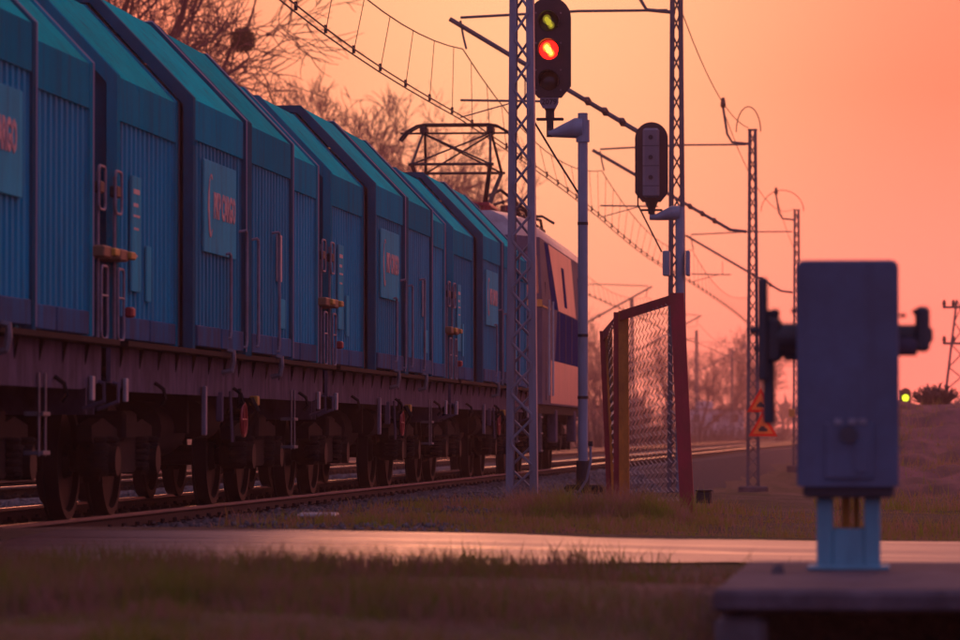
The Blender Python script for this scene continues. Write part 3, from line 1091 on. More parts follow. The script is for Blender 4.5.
            MB().tube([(s * 1.30, y + e * .02, 1.10), (s * 1.46, y + e * .04, 1.05), (s * 1.46, y + e * .05, .92), (s * 1.30, y + e * .05, .86)], .018, 6).build('uncoupling_handle', M['girder'], w)
            MB().bbox(min(s * 1.43, s * 1.46), max(s * 1.43, s * 1.46), y - e * .34 - .05, y - e * .34 + .05, .92, 1.10, .006).build('label_clip', M['plate2'], w)
            # buffers
            yb = y + e * .18
            b = MB().tube([(s * .875, yb, 1.05), (s * .875, yb + e * .18, 1.05)], .11, 14).build('buffer', M['under'], w)
            MB().tube([(s * .875, yb + e * .18, 1.05), (s * .875, yb + e * .27, 1.05), (s * .875, yb + e * .275, 1.05), (s * .875, yb + e * .295, 1.05)], [.08, .08, .22, .22], 18).build('buffer_head', M['wheel'], b)
    # coupling
    MB().tube([(0, -.34, 1.04), (0, -.46, 1.04), (0, -.52, .98), (0, -.47, .90)], .045, 6).build('coupling_hook', M['under'], w)
    MB().tube([(0, LH + .34, 1.04), (0, LH + .46, 1.04), (0, LH + .52, .98), (0, LH + .47, .90)], .045, 6).build('coupling_hook', M['under'], w)
    # bogies ---------------------------------------------------------
    for yc in (LH / 2 - 3.5, LH / 2 + 3.5):
        bogie(w, yc, .46, 1.8)
    return w


def bogie(w, yc, wr, wb):
    b = part_empty('bogie', w, (0, yc, 0))
    for s in (-1, 1):
        x = s * 1.02
        # side frame: deep in the middle, up over the axle boxes
        poly = [(-wb / 2 - .42, .62), (-wb / 2 - .42, .74), (-wb / 2 + .05, .80), (-.3, .72), (.3, .72), (wb / 2 - .05, .80), (wb / 2 + .42, .74), (wb / 2 + .42, .62),
                (wb / 2 + .2, .56), (.5, .36), (-.5, .36), (-wb / 2 - .2, .56)]
        xa, xb = sorted((x - .06, x + .06))
        MB().prism_x(poly, xa, xb).build('side_frame', M['under'], b)
        for e in (-1, 1):
            y = e * wb / 2
            MB().bbox(x - .13, x + .13, y - .16, y + .16, .34, .60, .04).build('axle_box', M['under'], b)
            MB().cyl((x + s * .12, y, .46), (x + s * .19, y, .46), .12, 14).build('axle_cap', M['wheel'], b)
            for d in (-.25, .25):
                pts = []
                rs = []
                for k in range(5):
                    z = .40 + k * .052
                    pts += [(x + s * .07, y + d, z), (x + s * .07, y + d, z + .012), (x + s * .07, y + d, z + .034), (x + s * .07, y + d, z + .046)]
                    rs += [.06, .085, .085, .06]
                MB().tube(pts, rs, 12).build('spring', M['under'], b)
            MB().bbox(min(s * .60, s * .82), max(s * .60, s * .82), y + e * -.56, y + e * -.48, .28, .56, .01).build('brake_shoe', M['under'], b)
            # wheel with flange, dished web
            xw = s * .7535
            prof = [(-.085, .06), (-.085, .12), (-.03, .14), (-.02, wr - .07), (-.067, wr - .06), (-.067, wr + .0), (.045, wr + .002), (.05, wr + .028), (.068, wr + .026), (.07, wr - .06), (.0, wr - .07), (-.01, .14), (.085, .12), (.085, .06)]
            rings = []
            for (dx, rr) in prof:
                rings.append([(xw - s * dx, y + rr * math.cos(2 * math.pi * k / 28), .46 + rr * math.sin(2 * math.pi * k / 28)) for k in range(28)])
            MB().rings(rings, caps=False).build('wheel', M['wheel'], b, True)
    for e in (-1, 1):
        MB().cyl((-1.0, e * wb / 2, .46), (1.0, e * wb / 2, .46), .085, 12).build('axle', M['wheel'], b)
    MB().bbox(-1.15, 1.15, -.26, .26, .62, .86, .03).build('bolster', M['under'], b)
    return b


WY = [31.45 - 12.04, 31.45, 31.45 + 12.04, 31.45 + 24.08]
WL = ['blue hooded wagon cut off by the left edge, nearest of the train',
      'largest whole blue hooded wagon, second from the left edge',
      'blue hooded wagon in the middle of the train, third from the left edge',
      'blue hooded wagon next to the locomotive, half behind the lattice mast']
wagon = make_wagon()
for i in range(4):
    o = wagon if i == 0 else copy_tree(wagon)
    o.location = (TRK1, WY[i], 0)
    o['label'] = WL[i]
# the nearest wagon carries its logo plate on the far half of the middle hood instead
hB1 = [c for c in wagon.children if c.name.startswith('hood')][1]
for c in list(hB1.children):
    k_ = c.name.split('.')[0]
    if k_ in ('placard', 'logo_plate', 'lettering', 'logo_mark') or (k_ == 'locking_bar' and max(v.co.y for v in c.data.vertices) > 3.5):
        bpy.data.objects.remove(c)
for s_ in (1, -1):
    MB().bbox(min(s_ * 1.525, s_ * 1.545), max(s_ * 1.525, s_ * 1.545), 3.4, 5.28, 2.24, 2.95, .004).build('logo_plate', M['plate'], hB1)
    text_mesh('lettering', 'PKP CARGO', .30, M['logo'], hB1, (s_ * 1.548, 4.50, 2.62), (math.pi / 2, 0, s_ * math.pi / 2), .003, .010, .70)


# ------------------------------------------------------------------ locomotive
def make_loco():
    y0 = 68.0
    lo = thing('electric_locomotive', 'electric locomotive with raised pantograph at the head of the blue wagons', 'locomotive', (TRK1 - .02, y0, 0), R(1.0))
    LL, HW = 15.4, 1.49
    zb, zt = 1.15, 3.92
    zm = 2.80
    # plan outline with tapered, faceted cabs
    plan = [(HW - .32, 0.0), (HW, 1.1), (HW, LL - 1.1), (HW - .32, LL), (-HW + .32, LL), (-HW, LL - 1.1), (-HW, 1.1), (-HW + .32, 0)]
    rake = [(HW - .40, .38), (HW - .06, 1.3), (HW - .06, LL - 1.3), (HW - .40, LL - .38), (-HW + .40, LL - .38), (-HW + .06, LL - 1.3), (-HW + .06, 1.3), (-HW + .40, .38)]
    body = MB()
    body.rings([[(x, y, zb) for x, y in plan], [(x, y, zm) for x, y in plan], [(x, y, zt) for x, y in rake]])
    b = body.build('body', M['loco_g'], lo)
    # roof with rounded shoulders
    rf = MB()
    rr = []
    for dz, k in ((0, 1.0), (.16, .95), (.32, .82), (.42, .62)):
        rr.append([(x * k, LL / 2 + (y - LL / 2) * (1 - dz * .10), zt + dz) for x, y in rake])
    rf.rings(rr)
    roof = rf.build('roof', M['loco_r'], lo, True)
    # painted panels on the flanks, each a real sheet a few mm proud of the body
    for s in (1, -1):
        def sheet(name, m_, pts, t=.006):
            """pts: list of (y,z); follows the lean of the upper body side"""
            def xat(z):
                return HW if z < zm else HW - .06 * (z - zm) / (zt - zm)
            # clip z levels
            v = [(s * (xat(z) + t), y, z) for y, z in pts] + [(s * (xat(z) - .01), y, z) for y, z in pts]
            n = len(pts)
            f = [tuple(range(n)), tuple(range(2 * n - 1, n - 1, -1))] + [(i, n + i, n + (i + 1) % n, (i + 1) % n) for i in range(n)]
            return MB().add(v, f).build(name, m_, lo)
        sheet('flank_panel', M['loco_l'], [(5.3, zm + .01), (10.4, zm + .01), (9.8, zt - .03), (3.4, zt - .03)])
        sheet('flank_stripe', M['loco_b'], [(4.4, 1.92), (LL - 1.5, 1.92), (LL - 1.5, zm - .01), (5.0, zm - .01)])
        sheet('skirt_panel', M['loco_l'], [(3.2, 1.18), (LL - 1.5, 1.18), (LL - 1.5, 1.91), (3.2, 1.91)])
        sheet('corner_stripe', M['loco_b'], [(3.7, zm + .01), (5.27, zm + .01), (3.37, zt - .03), (2.4, zt - .03)])
        for yy, w_ in ((7.0, .7), (12.0, .9)):
            v = sheet('ventilation_grille', M['loco_b'], [(yy + .1, zm + .12), (yy + w_, zm + .12), (yy + w_ - .45, zt - .3), (yy - .35, zt - .3)], .016)
        for yy in (5.4, 7.2, 9.0, 11.2):
            sheet('panel_strip', M['loco_g'], [(yy, 1.94), (yy + .10, 1.94), (yy + .10, zm - .02), (yy, zm - .02)], .014)
        dr = sheet('door', M['loco_g'], [(2.0, 1.22), (2.65, 1.22), (2.62, 3.2), (2.05, 3.2)], .012)
        sheet('side_stripe', M['yellow'], [(1.12, 2.76), (3.1, 2.76), (3.1, 2.79), (1.12, 2.79)], .010)
        MB().tube([(s * 1.55, 1.92, 1.3), (s * 1.55, 1.92, 2.9)], .018, 6).build('handrail', M['white'], lo)
        MB().tube([(s * 1.55, 2.95, 1.3), (s * 1.55, 2.95, 2.9)], .018, 6).build('handrail', M['white'], lo)
        # cab corner: side window and yellow band
        def corner(z0, z1, u0, u1, t, ya=0.0):
            def P(u, z):
                k = 0 if z < zm else (z - zm) / (zt - zm)
                x0, y0_ = HW - .32 - .08 * k, .38 * k
                x1, y1_ = HW - .06 * k, 1.1 + .2 * k
                nx_, ny_ = .96, -.28
                return (s * (x0 + (x1 - x0) * u + nx_ * t), y0_ + (y1_ - y0_) * u + ny_ * t, z)
            q = [P(u0, z0), P(u1, z0), P(u1, z1), P(u0, z1)]
            t2, t = t, -.01
            q2 = [P(u0, z0), P(u1, z0), P(u1, z1), P(u0, z1)]
            return MB().add(q + q2, [(0, 1, 2, 3), (7, 6, 5, 4), (0, 4, 5, 1), (1, 5, 6, 2), (2, 6, 7, 3), (3, 7, 4, 0)])
        corner(2.98, 3.62, .25, .85, .008).build('cab_side_window', M['glass'], lo)
        corner(2.76, 2.88, .02, .98, .012).build('warning_stripe', M['yellow'], lo)
        # solebar, steps, buffers, tanks
        MB().box(min(s * 1.30, s * 1.44), max(s * 1.30, s * 1.44), .5, LL - .5, 1.0, 1.14).build('solebar', M['under'], lo)
        for yy in (1.3, LL - 1.6):
            m = MB()
            m.bbox(min(s * 1.38, s * 1.44), max(s * 1.38, s * 1.44), yy, yy + .05, .35, 1.1, .006)
            m.bbox(min(s * 1.38, s * 1.44), max(s * 1.38, s * 1.44), yy + .4, yy + .45, .35, 1.1, .006)
            for z in (.36, .65, .92):
                m.bbox(min(s * 1.25, s * 1.46), max(s * 1.25, s * 1.46), yy, yy + .45, z, z + .03, .006)
            m.build('step', M['step'], lo)
        for yy in (5.1, 10.6):
            MB().bbox(min(s * 1.30, s * 1.46), max(s * 1.30, s * 1.46), yy, yy + .5, .5, 1.08, .02).build('equipment_case', M['girder'], lo)
        for y, e in ((0, -1), (LL, 1)):
            MB().tube([(s * .875, y + e * .02, 1.05), (s * .875, y + e * .32, 1.05)], .12, 14).build('buffer', M['under'], lo)
            MB().tube([(s * .875, y + e * .32, 1.05), (s * .875, y + e * .34, 1.05)], .24, 18).build('buffer_head', M['wheel'], lo)
            MB().tube([(s * .95, y + e * .004 - e * .02, 1.55), (s * .95, y + e * .06, 1.55)], .13, 16).build('headlight', M['white'], lo)
    # windscreens
    for e, y in ((-1, 0), (1, LL)):
        for s in (-1, 1):
            def W(x, z):
                k = (z - zm) / (zt - zm)
                return (x, y - e * (.38 * k) + e * .012, z)
            q = [W(s * .08, 2.95), W(s * .95, 2.95), W(s * .92, 3.62), W(s * .08, 3.62)]
            q2 = [(a, b_ - e * .03, c) for a, b_, c in q]
            MB().add(q + q2, [(0, 1, 2, 3), (7, 6, 5, 4), (0, 4, 5, 1), (1, 5, 6, 2), (2, 6, 7, 3), (3, 7, 4, 0)]).build('windscreen', M['glass'], lo)
        MB().box(-1.1, 1.1, y - .05 if e > 0 else y - .03, y + .03 if e > 0 else y + .05, .85, 1.2).build('headstock', M['under'], lo)
    # roof gear
    MB().bbox(-.75, .75, 5.6, 9.6, zt + .38, zt + .62, .06).build('roof_hatch', M['loco_g'], lo)
    for i in range(6):
        MB().tube([(.55, 4.9 + i * 1.0, zt + .3), (.55, 4.9 + i * 1.0, zt + .72 + .06 * (i % 2))], .05, 8).build('roof_insulator', M['red_ins'] if i % 2 else M['insul'], lo)
    MB().tube([(.55, 4.9, zt + .74)] + [(.55, 4.9 + i * 1.0, zt + .80 + .05 * (i % 2)) for i in range(6)] + [(.5, 10.6, zt + .9), (.5, 11.2, zt + .6)], .018, 6).build('roof_cable', M['copper'], lo)
    for i, y_ in enumerate((4.6, 6.8, 8.8, 10.8)):
        MB().tube([(.2, y_, zt + .45), (.25, y_ + .05, zt + .85), (.5, y_ + .35, zt + 1.0 - .05 * i), (.75, y_ + .8, zt + .8), (.8, y_ + 1.0, zt + .45)], .03, 6).build('roof_conductor', M['copper'], lo)
        MB().bbox(.35, .85, y_ + .2, y_ + .75, zt + .30, zt + .62, .03).build('roof_box', M['under'], lo)
    MB().tube([(.9, 5.2, zt + .40), (.9, 5.2, zt + .55), (.9, 10.5, zt + .55), (.9, 10.5, zt + .40)], .015, 6).build('roof_rail', M['black'], lo)
    for s in (-1, 1):
        MB().tube([(s * .45, .25, zt + .35), (s * .45, .05, zt + .42)], [.05, .09], 10).build('horn', M['loco_g'], lo)
    # folded pantograph at the far end, raised one at the near end
    pf = part_empty('folded_pantograph', lo, (0, LL - 3.3, zt + .42))
    MB().tube([(-.6, -.9, .25), (.6, -.9, .25)], .03, 6).build('arm', M['black'], pf)
    for s in (-1, 1):
        MB().tube([(s * .6, -.9, .25), (s * .5, .9, .32), (s * .5, -.7, .40)], .025, 6).build('arm', M['black'], pf)
    MB().tube([(-.98, 0, .34), (-.75, 0, .48), (.75, 0, .48), (.98, 0, .34)], .03, 6).build('collector_head', M['black'], pf)
    pr = part_empty('raised_pantograph', lo, (-.10, 3.2, zt + .42))
    H = 5.93 - (zt + .42)
    MB().bbox(-.62, .62, -.95, .95, .16, .22, .01).build('base_frame', M['red_ins'], pr)
    for sx in (-1, 1):
        for sy in (-1, 1):
            MB().tube([(sx * .55, sy * .85, -.04), (sx * .55, sy * .85, .0), (sx * .55, sy * .85, .16)], [.09, .06, .09], 8).build('insulator', M['red_ins'], pr)
    for sy in (-1, 1):
        for sx in (-1, 1):
            MB().tube([(sx * .50, sy * .35, .22), (sx * .66, sy * 1.25, H * .53)], [.045, .035], 8).build('lower_arm', M['black'], pr)
            MB().tube([(sx * .66, sy * 1.25, H * .53), (sx * .57, sy * .12, H - .13)], [.026, .022], 6).build('upper_arm', M['black'], pr)
        MB().tube([(-.72, sy * 1.25, H * .53), (.72, sy * 1.25, H * .53)], .026, 6).build('cross_tube', M['black'], pr)
        MB().tube([(-.66 * 1, sy * 1.25, H * .53), (.57, sy * .12, H - .15)], .016, 6).build('diagonal_brace', M['black'], pr)
        MB().tube([(.66, sy * 1.25, H * .53), (-.57, sy * .12, H - .15)], .016, 6).build('diagonal_brace', M['black'], pr)
        MB().tube([(-.98, sy * .16, H - .27), (-.86, sy * .16, H - .12), (-.68, sy * .16, H - .02), (-.55, sy * .16, H), (.55, sy * .16, H), (.68, sy * .16, H - .02), (.86, sy * .16, H - .12), (.98, sy * .16, H - .27)], .024, 6).build('collector_strip', M['black'], pr)
    MB().tube([(-.98, 0, H - .14), (.98, 0, H - .14)], .02, 6).build('head_tube', M['black'], pr)
    for sx in (-1, 1):
        MB().bbox(sx * .57 - .06, sx * .57 + .06, -.2, .2, H - .16, H - .03, .02).build('head_bracket', M['black'], pr)
    for yc in (3.6, LL - 3.6):
        bogie(lo, yc, .60, 3.0)
    return lo


def _scale_bogie():
    pass


make_loco()


# ------------------------------------------------------------------ lattice masts
def make_mast(name, label, loc, h, wb, wt, m_, group, cant=0, bury=0.3, pitch=.5, rz=0.0, d=.16, foundation=True, horn=True, fl=.10, ftop=.24):
    """two channels laced front and back; cant=+1/-1 puts a cantilever out to that side"""
    t = thing(name, label, 'mast', loc, rz, group)
    for s in (-1, 1):
        m = MB()
        # channel section: web on the outside, flanges front and back
        def ring(z, w):
            xo = s * w / 2
            xi = s * (w / 2 - fl)
            xt = s * (w / 2 - .008)
            return [(xo, -d / 2, z), (xi, -d / 2, z), (xi, -d / 2 + .009, z), (xt, -d / 2 + .009, z), (xt, d / 2 - .009, z), (xi, d / 2 - .009, z), (xi, d / 2, z), (xo, d / 2, z)]
        m.rings([ring(-bury, wb), ring(h, wt)])
        m.build('channel', m_, t)
    n = int(h / pitch)
    for k, yy in enumerate((-d / 2 - .006, d / 2 + .006)):
        pts = []
        for i in range(n * 2 + 1):
            z = .05 + i * (h - .1) / (n * 2)
            w = wb + (wt - wb) * z / h
            s = (1 if (i + k) % 2 else -1)
            x = s * (w / 2 - fl * .75)
            # bent bar: short straight at each channel
            pts += [(x, yy, z - .03), (x, yy, z + .03)]
        MB().tube(pts, .015, 5).build('lacing_bar', m_, t)
    MB().box(-wt / 2 - .01, wt / 2 + .01, -d / 2 - .012, d / 2 + .012, h - .02, h + .02).build('cap_plate', m_, t)
    if foundation:
        MB().bbox(-.36, .36, -.36, .36, -1.2, ftop, .03).build('foundation', M['concrete'], t)
    if horn:
        # feeder horn on top
        s = -cant if cant else 1
        MB().tube([(-.02, 0, h - .35), (-.5, 0, h - .30), (-.62, 0, h - .1), (-.72, 0, h + .55)], .035, 6).build('feeder_arm', m_, t)
        MB().tube([(-.72, 0, h + .55), (-.72, 0, h + .62), (-.72, 0, h + .80)], [.05, .07, .04], 8).build('insulator', M['insul'], t)
    return t


def add_cantilever(t, mx, X_w, z_mess, z_cont, h, sgn=-1):
    """parts in the mast's own space; mx mast X, X_w wire X"""
    L = X_w - mx
    zs = z_mess + .62          # top stay
    zt = z_mess + .48          # tip
    zr = zt - 2.0              # strut root
    e = math.copysign(1, L)
    MB().tube([(e * .15, 0, zs), (L * .45, 0, zs), (L, 0, zt + .05)], .025, 6).build('stay_rod', M['mast_far'], t)
    MB().tube([(e * .15, 0, zr), (e * .55, 0, zr + .05), (L * 1.05, 0, zt + .03)], .04, 8).build('cantilever_strut', M['mast_far'], t)
    for u in (.25, .33, .41):
        x, z = L * u, zr + .05 + (zt - zr) * (u - .15) / .9
        MB().tube([(x - .05, 0, z - .03), (x, 0, z), (x + .05, 0, z + .03)], [.05, .09, .05], 8).build('insulator', M['insul'], t)
    MB().tube([(L, 0, zt), (L - e * .05, 0, z_mess + .2), (L - e * .1, 0, z_mess)], .02, 6).build('suspension_link', M['mast_far'], t)
    # registration tube and steady arm
    zc = z_cont + .28
    MB().tube([(L * .62, 0, zc), (L * 1.0, 0, zc + .03)], .022, 6).build('registration_tube', M['mast_far'], t)
    MB().tube([(L * .70, 0, zc), (L * .70, 0, zc + .45)], .012, 5).build('registration_hanger', M['mast_far'], t)
    MB().tube([(L * .74, 0, zc), (L * 1.0, 0, z_cont + .02)], .012, 5).build('steady_arm', M['mast_far'], t)


ZM, ZC = 7.12, 5.95
RIGHT_Y = [44.0, 70.0, 103.0, 148.0, 200.0, 252.0]
RL = ['pale lattice mast standing in front of the last blue wagon',
      'lattice mast directly behind the dark back of a signal',
      'lattice mast carrying two triangular warning signs',
      'lattice mast just left of the grey barrier drive cabinet', 'far lattice mast hidden behind the grey barrier cabinet', 'farthest lattice mast in the right-hand row']
RPX = [522, 677, 753, 797, None, None]
GRP = 'lattice masts along the right of the tracks'
MAST_R = []
for i, Y in enumerate(RIGHT_Y):
    x = bearing_point(RPX[i], 400, Y).x if RPX[i] else -3.75
    base = float(ground_h(x, Y))
    top = [8.6, 8.0, 8.05, 8.45, 8.5, 8.5][i]
    near = i == 0
    MAST_R.append((x, Y, top))
    if i > 3:
        continue
    t = make_mast('lattice_mast', RL[i], (x, Y, base + .05), top - base, .335 if near else .34, .20 if near else .21, M['galv'] if near else M['mast_far'], GRP,
                  pitch=.54 if near else .62, fl=.078 if near else .075, horn=i > 0, ftop=-.1 if near else .24)
    if i > 0:
        add_cantilever(t, x, TRK1, ZM - base - .05, ZC - base - .05, top)
    else:
        add_cantilever(t, x, TRK1, ZM - base - .05, ZC - base - .05, top)
LEFT_Y = [103, 148, 200, 250, 330, 400]
MAST_L = []
for i, Y in enumerate(LEFT_Y):
    x = -15.9
    base = float(ground_h(x, Y))
    if i < 2:
        continue
    t = make_mast('lattice_mast', ['lattice mast on the far side of the tracks, behind the wagons', 'lattice mast on the far side of the tracks, behind the locomotive',
                                   'lattice mast on the far side, just past the locomotive', 'hazy lattice mast above the corner of the mesh fence',
                                   'hazy lattice mast right of the mesh fence post', 'faintest lattice mast right of the mesh fence'][i], (x, Y, base + .05), 8.6 - base, .36, .22, M['mast_far'],
                  'lattice masts on the far side of the tracks', horn=False)
    add_cantilever(t, x, TRK2, ZM - base - .05, ZC - base - .05, 8.6)


# ------------------------------------------------------------------ overhead wires
def wire(name, pts, r, parent, m_=None):
    return MB().tube(pts, r, 5).build(name, m_ or M['copper'], parent)


def catenary(label, X, supports):
    t = thing('overhead_line', label, 'overhead line', (X, supports[0], ZC))
    for k, dx in enumerate((-.02, .10)):
        pts = []
        for a, b in zip(supports[:-1], supports[1:]):
            for i in range(8):
                u = i / 8
                pts.append((dx + .15 * math.sin(math.pi * (u + (supports.index(a) % 2))), a + (b - a) * u - supports[0], -.05 * math.sin(math.pi * u)))
        wire('contact_wire', pts, .012, t)
    pts = []
    for a, b in zip(supports[:-1], supports[1:]):
        L = b - a
        sag = min(.62, .0006 * L * L * .55 + .25)
        for i in range(12):
            u = i / 12
            pts.append((.04, a + L * u - supports[0], ZM - ZC - 4 * sag * u * (1 - u)))
        nd = max(3, int(L / 2.7))
        if a < 210:
            for i in range(nd):
                u = (i + .5) / nd
                zt = ZM - ZC - 4 * sag * u * (1 - u)
                zb = -.05 * math.sin(math.pi * u)
                dx = .15 * math.sin(math.pi * (u + (supports.index(a) % 2)))
                d_ = wire('dropper', [(.04, a + L * u - supports[0], zt), (.04 + dx, a + L * u - supports[0], zb)], .006, t)
                MB().box(.04 + dx - .02, .04 + dx + .02, a + L * u - supports[0] - .02, a + L * u - supports[0] + .02, zb - .02, zb + .09).build('clamp', M['copper'], d_)
    wire('messenger_wire', pts, .011, t)
    return t


catenary('overhead wires above the freight train', TRK1, [44.0 - 40, 44.0, 70.0, 103.0, 148.0, 200.0, 252.0, 320.0])
catenary('overhead wires above the empty far track', TRK2, [52, 103, 148, 200, 250, 330, 400])


def sag_wire(name, label, p, q, sag, r=.010):
    pts = [Vector(p).lerp(Vector(q), i / 14) - Vector((0, 0, 4 * sag * (i / 14) * (1 - i / 14))) for i in range(15)]
    o = MB().tube(pts, r, 5).build(name, M['copper'])
    tag(o, label, 'wire')
    return o


for i in range(1, 4):
    a, b = MAST_R[i], MAST_R[i + 1]
    sag_wire('feeder_wire', ['feeder wire sagging from the mast behind the signal back to the sign mast', 'feeder wire from the sign mast on towards the next mast',
                             'feeder wire running on behind the barrier cabinet'][i - 1], (a[0] - .72 if i > 1 else a[0] - .5, a[1], a[2] + .55 if i > 1 else a[2] + 1.6), (b[0] - .1, b[1], b[2] + .1), [.8, .9, 1.0][i - 1])
# jumper loops at two mast tops
for (x, Y, z), lab in ((MAST_R[2], 'thin jumper loop above the sign mast'), (MAST_R[3], 'thin jumper loop above the mast beside the barrier cabinet')):
    pts = []
    for k in range(17):
        a = math.pi * k / 16
        pts.append((x - .10 + (.30 if Y < 120 else .75) * math.cos(a) - (0 if Y < 120 else .4), Y, z + (.62 if Y < 120 else .75) * math.sin(a)))
    tag(MB().tube(pts, .014, 5).build('jumper_loop', M['copper']), lab, 'wire')


# ------------------------------------------------------------------ signals
def rounded_board(w, h, seg=14, chamfer_bottom=False):
    r = w / 2
    pts = []
    for k in range(seg + 1):
        a = math.pi * k / seg
        pts.append((r * math.cos(a), h / 2 - r + r * math.sin(a)))
    if chamfer_bottom:
        pts += [(-r, -h / 2 + r * .55), (-r * .55, -h / 2), (r * .55, -h / 2), (r, -h / 2 + r * .55)]
    else:
        for k in range(seg + 1):
            a = math.pi + math.pi * k / seg
            pts.append((r * math.cos(a), -h / 2 + r + r * math.sin(a)))
    return pts


def make_signal_front():
    Y = 52.0
    pb = bearing_point(583, 485, Y)
    base = float(ground_h(pb.x, Y))
    t = thing('railway_signal', 'railway signal showing a red light on a grey pole beside the tracks', 'signal', (pb.x, Y, base))
    S = Y / 4200

    def P(px, py, dy=0):
        q = bearing_point(px or 550, py, Y)
        return Vector((q.x - pb.x, dy, q.z - base))
    top = P(583, 113).z
    MB().tube([(0, 0, -.1), (0, 0, top)], .062, 18).build('pole', M['pole'], t, True)
    for py in (223, 335, 397):
        MB().tube([(0, 0, P(583, py + 2).z), (0, 0, P(583, py - 1).z)], .067, 18).build('pole_band', M['black'], t)
    MB().tube([(0, 0, -.05), (0, 0, P(583, 461).z)], .085, 18).build('pole_sleeve', M['black'], t)
    MB().bbox(-.22, .26, -.2, .2, -.12, .10, .03).build('pole_foot', M['under'], t)
    # bracket: tapered arm from pole to signal
    a, b = P(583, 128), P(550, 133)
    MB().tube([(0, 0, a.z), (-.08, 0, a.z), (b.x + .06, 0, b.z), (b.x - .02, 0, b.z)], [.13, .13, .055, .05], 12).build('bracket', M['pole'], t, True)
    MB().tube([(0, 0, P(583, 120).z), (0, 0, P(583, 142).z)], .085, 18).build('bracket_collar', M['pole'], t)
    hx = P(550, 48).x
    MB().tube([(hx, 0, b.z - .05), (hx, 0, P(550, 117).z)], .045, 10).build('mounting_stem', M['black'], t)
    MB().bbox(hx - .17, hx + .17, -.04, .04, P(0, 120.5).z, P(0, 117.8).z, .008).build('mounting_plate', M['black'], t)
    MB().tube([(hx, 0, P(0, 118).z), (hx, 0, P(0, 111).z), (hx, 0, P(0, 104).z), (hx, 0, P(0, 97).z)], [.055, .055, .10, .11], 12).build('neck', M['black'], t)
    # board
    zt, zb = P(0, -3).z, P(0, 98).z
    W = 42.5 * S
    zc = (zt + zb) / 2
    brd = MB()
    poly = rounded_board(W, zt - zb, 14, True)
    brd.prism_y([(hx + x, zc + z) for x, z in poly], -.03, .0)
    bo = brd.build('signal_board', M['signal'], t)
    MB().bbox(hx - .13, hx + .13, .0, .22, zb + .08, zt - .12, .03).build('lamp_housing', M['signal'], t)
    for k, py in enumerate((22, 50, 81)):
        z = P(0, py).z
        ln = part_empty('lamp', t, (hx - .01, -.03, z))
        # visor: half-open hood over the lens
        hood = MB()
        n = 14
        ro = .135
        vv, ff = [], []
        for q in range(n + 1):
            an = R(-30 + 240 * q / n)
            for rr_, yy in ((ro, 0), (ro, -.22), (ro - .008, -.22), (ro - .008, 0)):
                vv.append((rr_ * math.cos(an), yy if yy == 0 else yy * (.55 + .45 * max(0, math.sin(an))), rr_ * math.sin(an)))
        for q in range(n):
            for c in range(4):
                d = (c + 1) % 4
                ff.append((q * 4 + c, q * 4 + d, (q + 1) * 4 + d, (q + 1) * 4 + c))
        hood.add(vv, ff)
        hood.build('visor', M['signal'], ln)
        lens = MB()
        rings = []
        for rr_, yy in ((.12, 0), (.118, -.015), (.09, -.03), (.05, -.038), (.004, -.04)):
            rings.append([(rr_ * math.cos(2 * math.pi * q / 24), yy, rr_ * math.sin(2 * math.pi * q / 24)) for q in range(24)])
        lens.rings(rings)
        lens.build('lens', [M['lens_yel'], M['lens_red'], M['lens_dark']][k], ln, True)
        if k < 2:  # red lamp is lit; on the top lens this is a painted reflection
            gl = MB()
            for (dx, dz, r_) in ((-.025, .03, .034), (.0, -.005, .040), (.028, -.045, .026)):
                gl.rings([[(dx + q1 * math.cos(2 * math.pi * q / 10), yy, dz + q1 * 1.15 * math.sin(2 * math.pi * q / 10)) for q in range(10)] for q1, yy in ((r_, -.034), (r_ * .8, -.046), (r_ * .2, -.05))])
            gl.build('filament_and_glint', [M['lens_glint'], M['lamp_core']][k], ln, True)
            go_ = MB()
            for (dx, dz, r_) in ((-.022, .026, .056), (.026, -.040, .046)):
                go_.rings([[(dx + q1 * math.cos(2 * math.pi * q / 14), yy, dz + q1 * 1.15 * math.sin(2 * math.pi * q / 14)) for q in range(14)] for q1, yy in ((r_, -.030), (r_ * .85, -.041), (r_ * .3, -.0425))])
            go_.build('lamp_and_glint_halo', [M['halo_y'], M['halo_r']][k], ln, True)
    for py in (13, 43, 70, 90):
        for px in (536, 561):
            q = P(px, py)
            MB().cyl((q.x, -.03, q.z), (q.x, -.045, q.z), .012, 8).build('bolt', M['sigback'], t)
    # number plate
    z1, z0 = P(0, 98.5).z, P(0, 109).z
    npz = (z0 + z1) / 2
    MB().prism_y([(hx - .115, z1), (hx + .115, z1), (hx + .115, npz), (hx + .08, z0), (hx - .08, z0), (hx - .115, npz)], -.13, -.115).build('number_plate', M['sigback'], t)
    text_mesh('number', '2079', .095, M['black'], t, (hx, -.133, npz + .012), (math.pi / 2, 0, 0), .002, .002)
    # cable from board to pole
    c = [P(531, 70), P(532, 100), P(533, 120), P(556, 158), P(580, 196)]
    MB().tube([(q.x, .05, q.z) for q in c], .014, 6).build('cable', M['black'], t)
    # conduit hose at the foot
    c = [P(592, 446), P(592, 462), P(588, 480), P(579, 494), P(568, 502)]
    MB().tube([(q.x, -.25, q.z) for q in c], .018, 6).build('conduit', M['galv'], t)
    MB().tube([(c[0].x, -.25, c[0].z), (c[0].x, -.25, c[0].z + .06)], .03, 8).build('conduit_cap', M['black'], t)


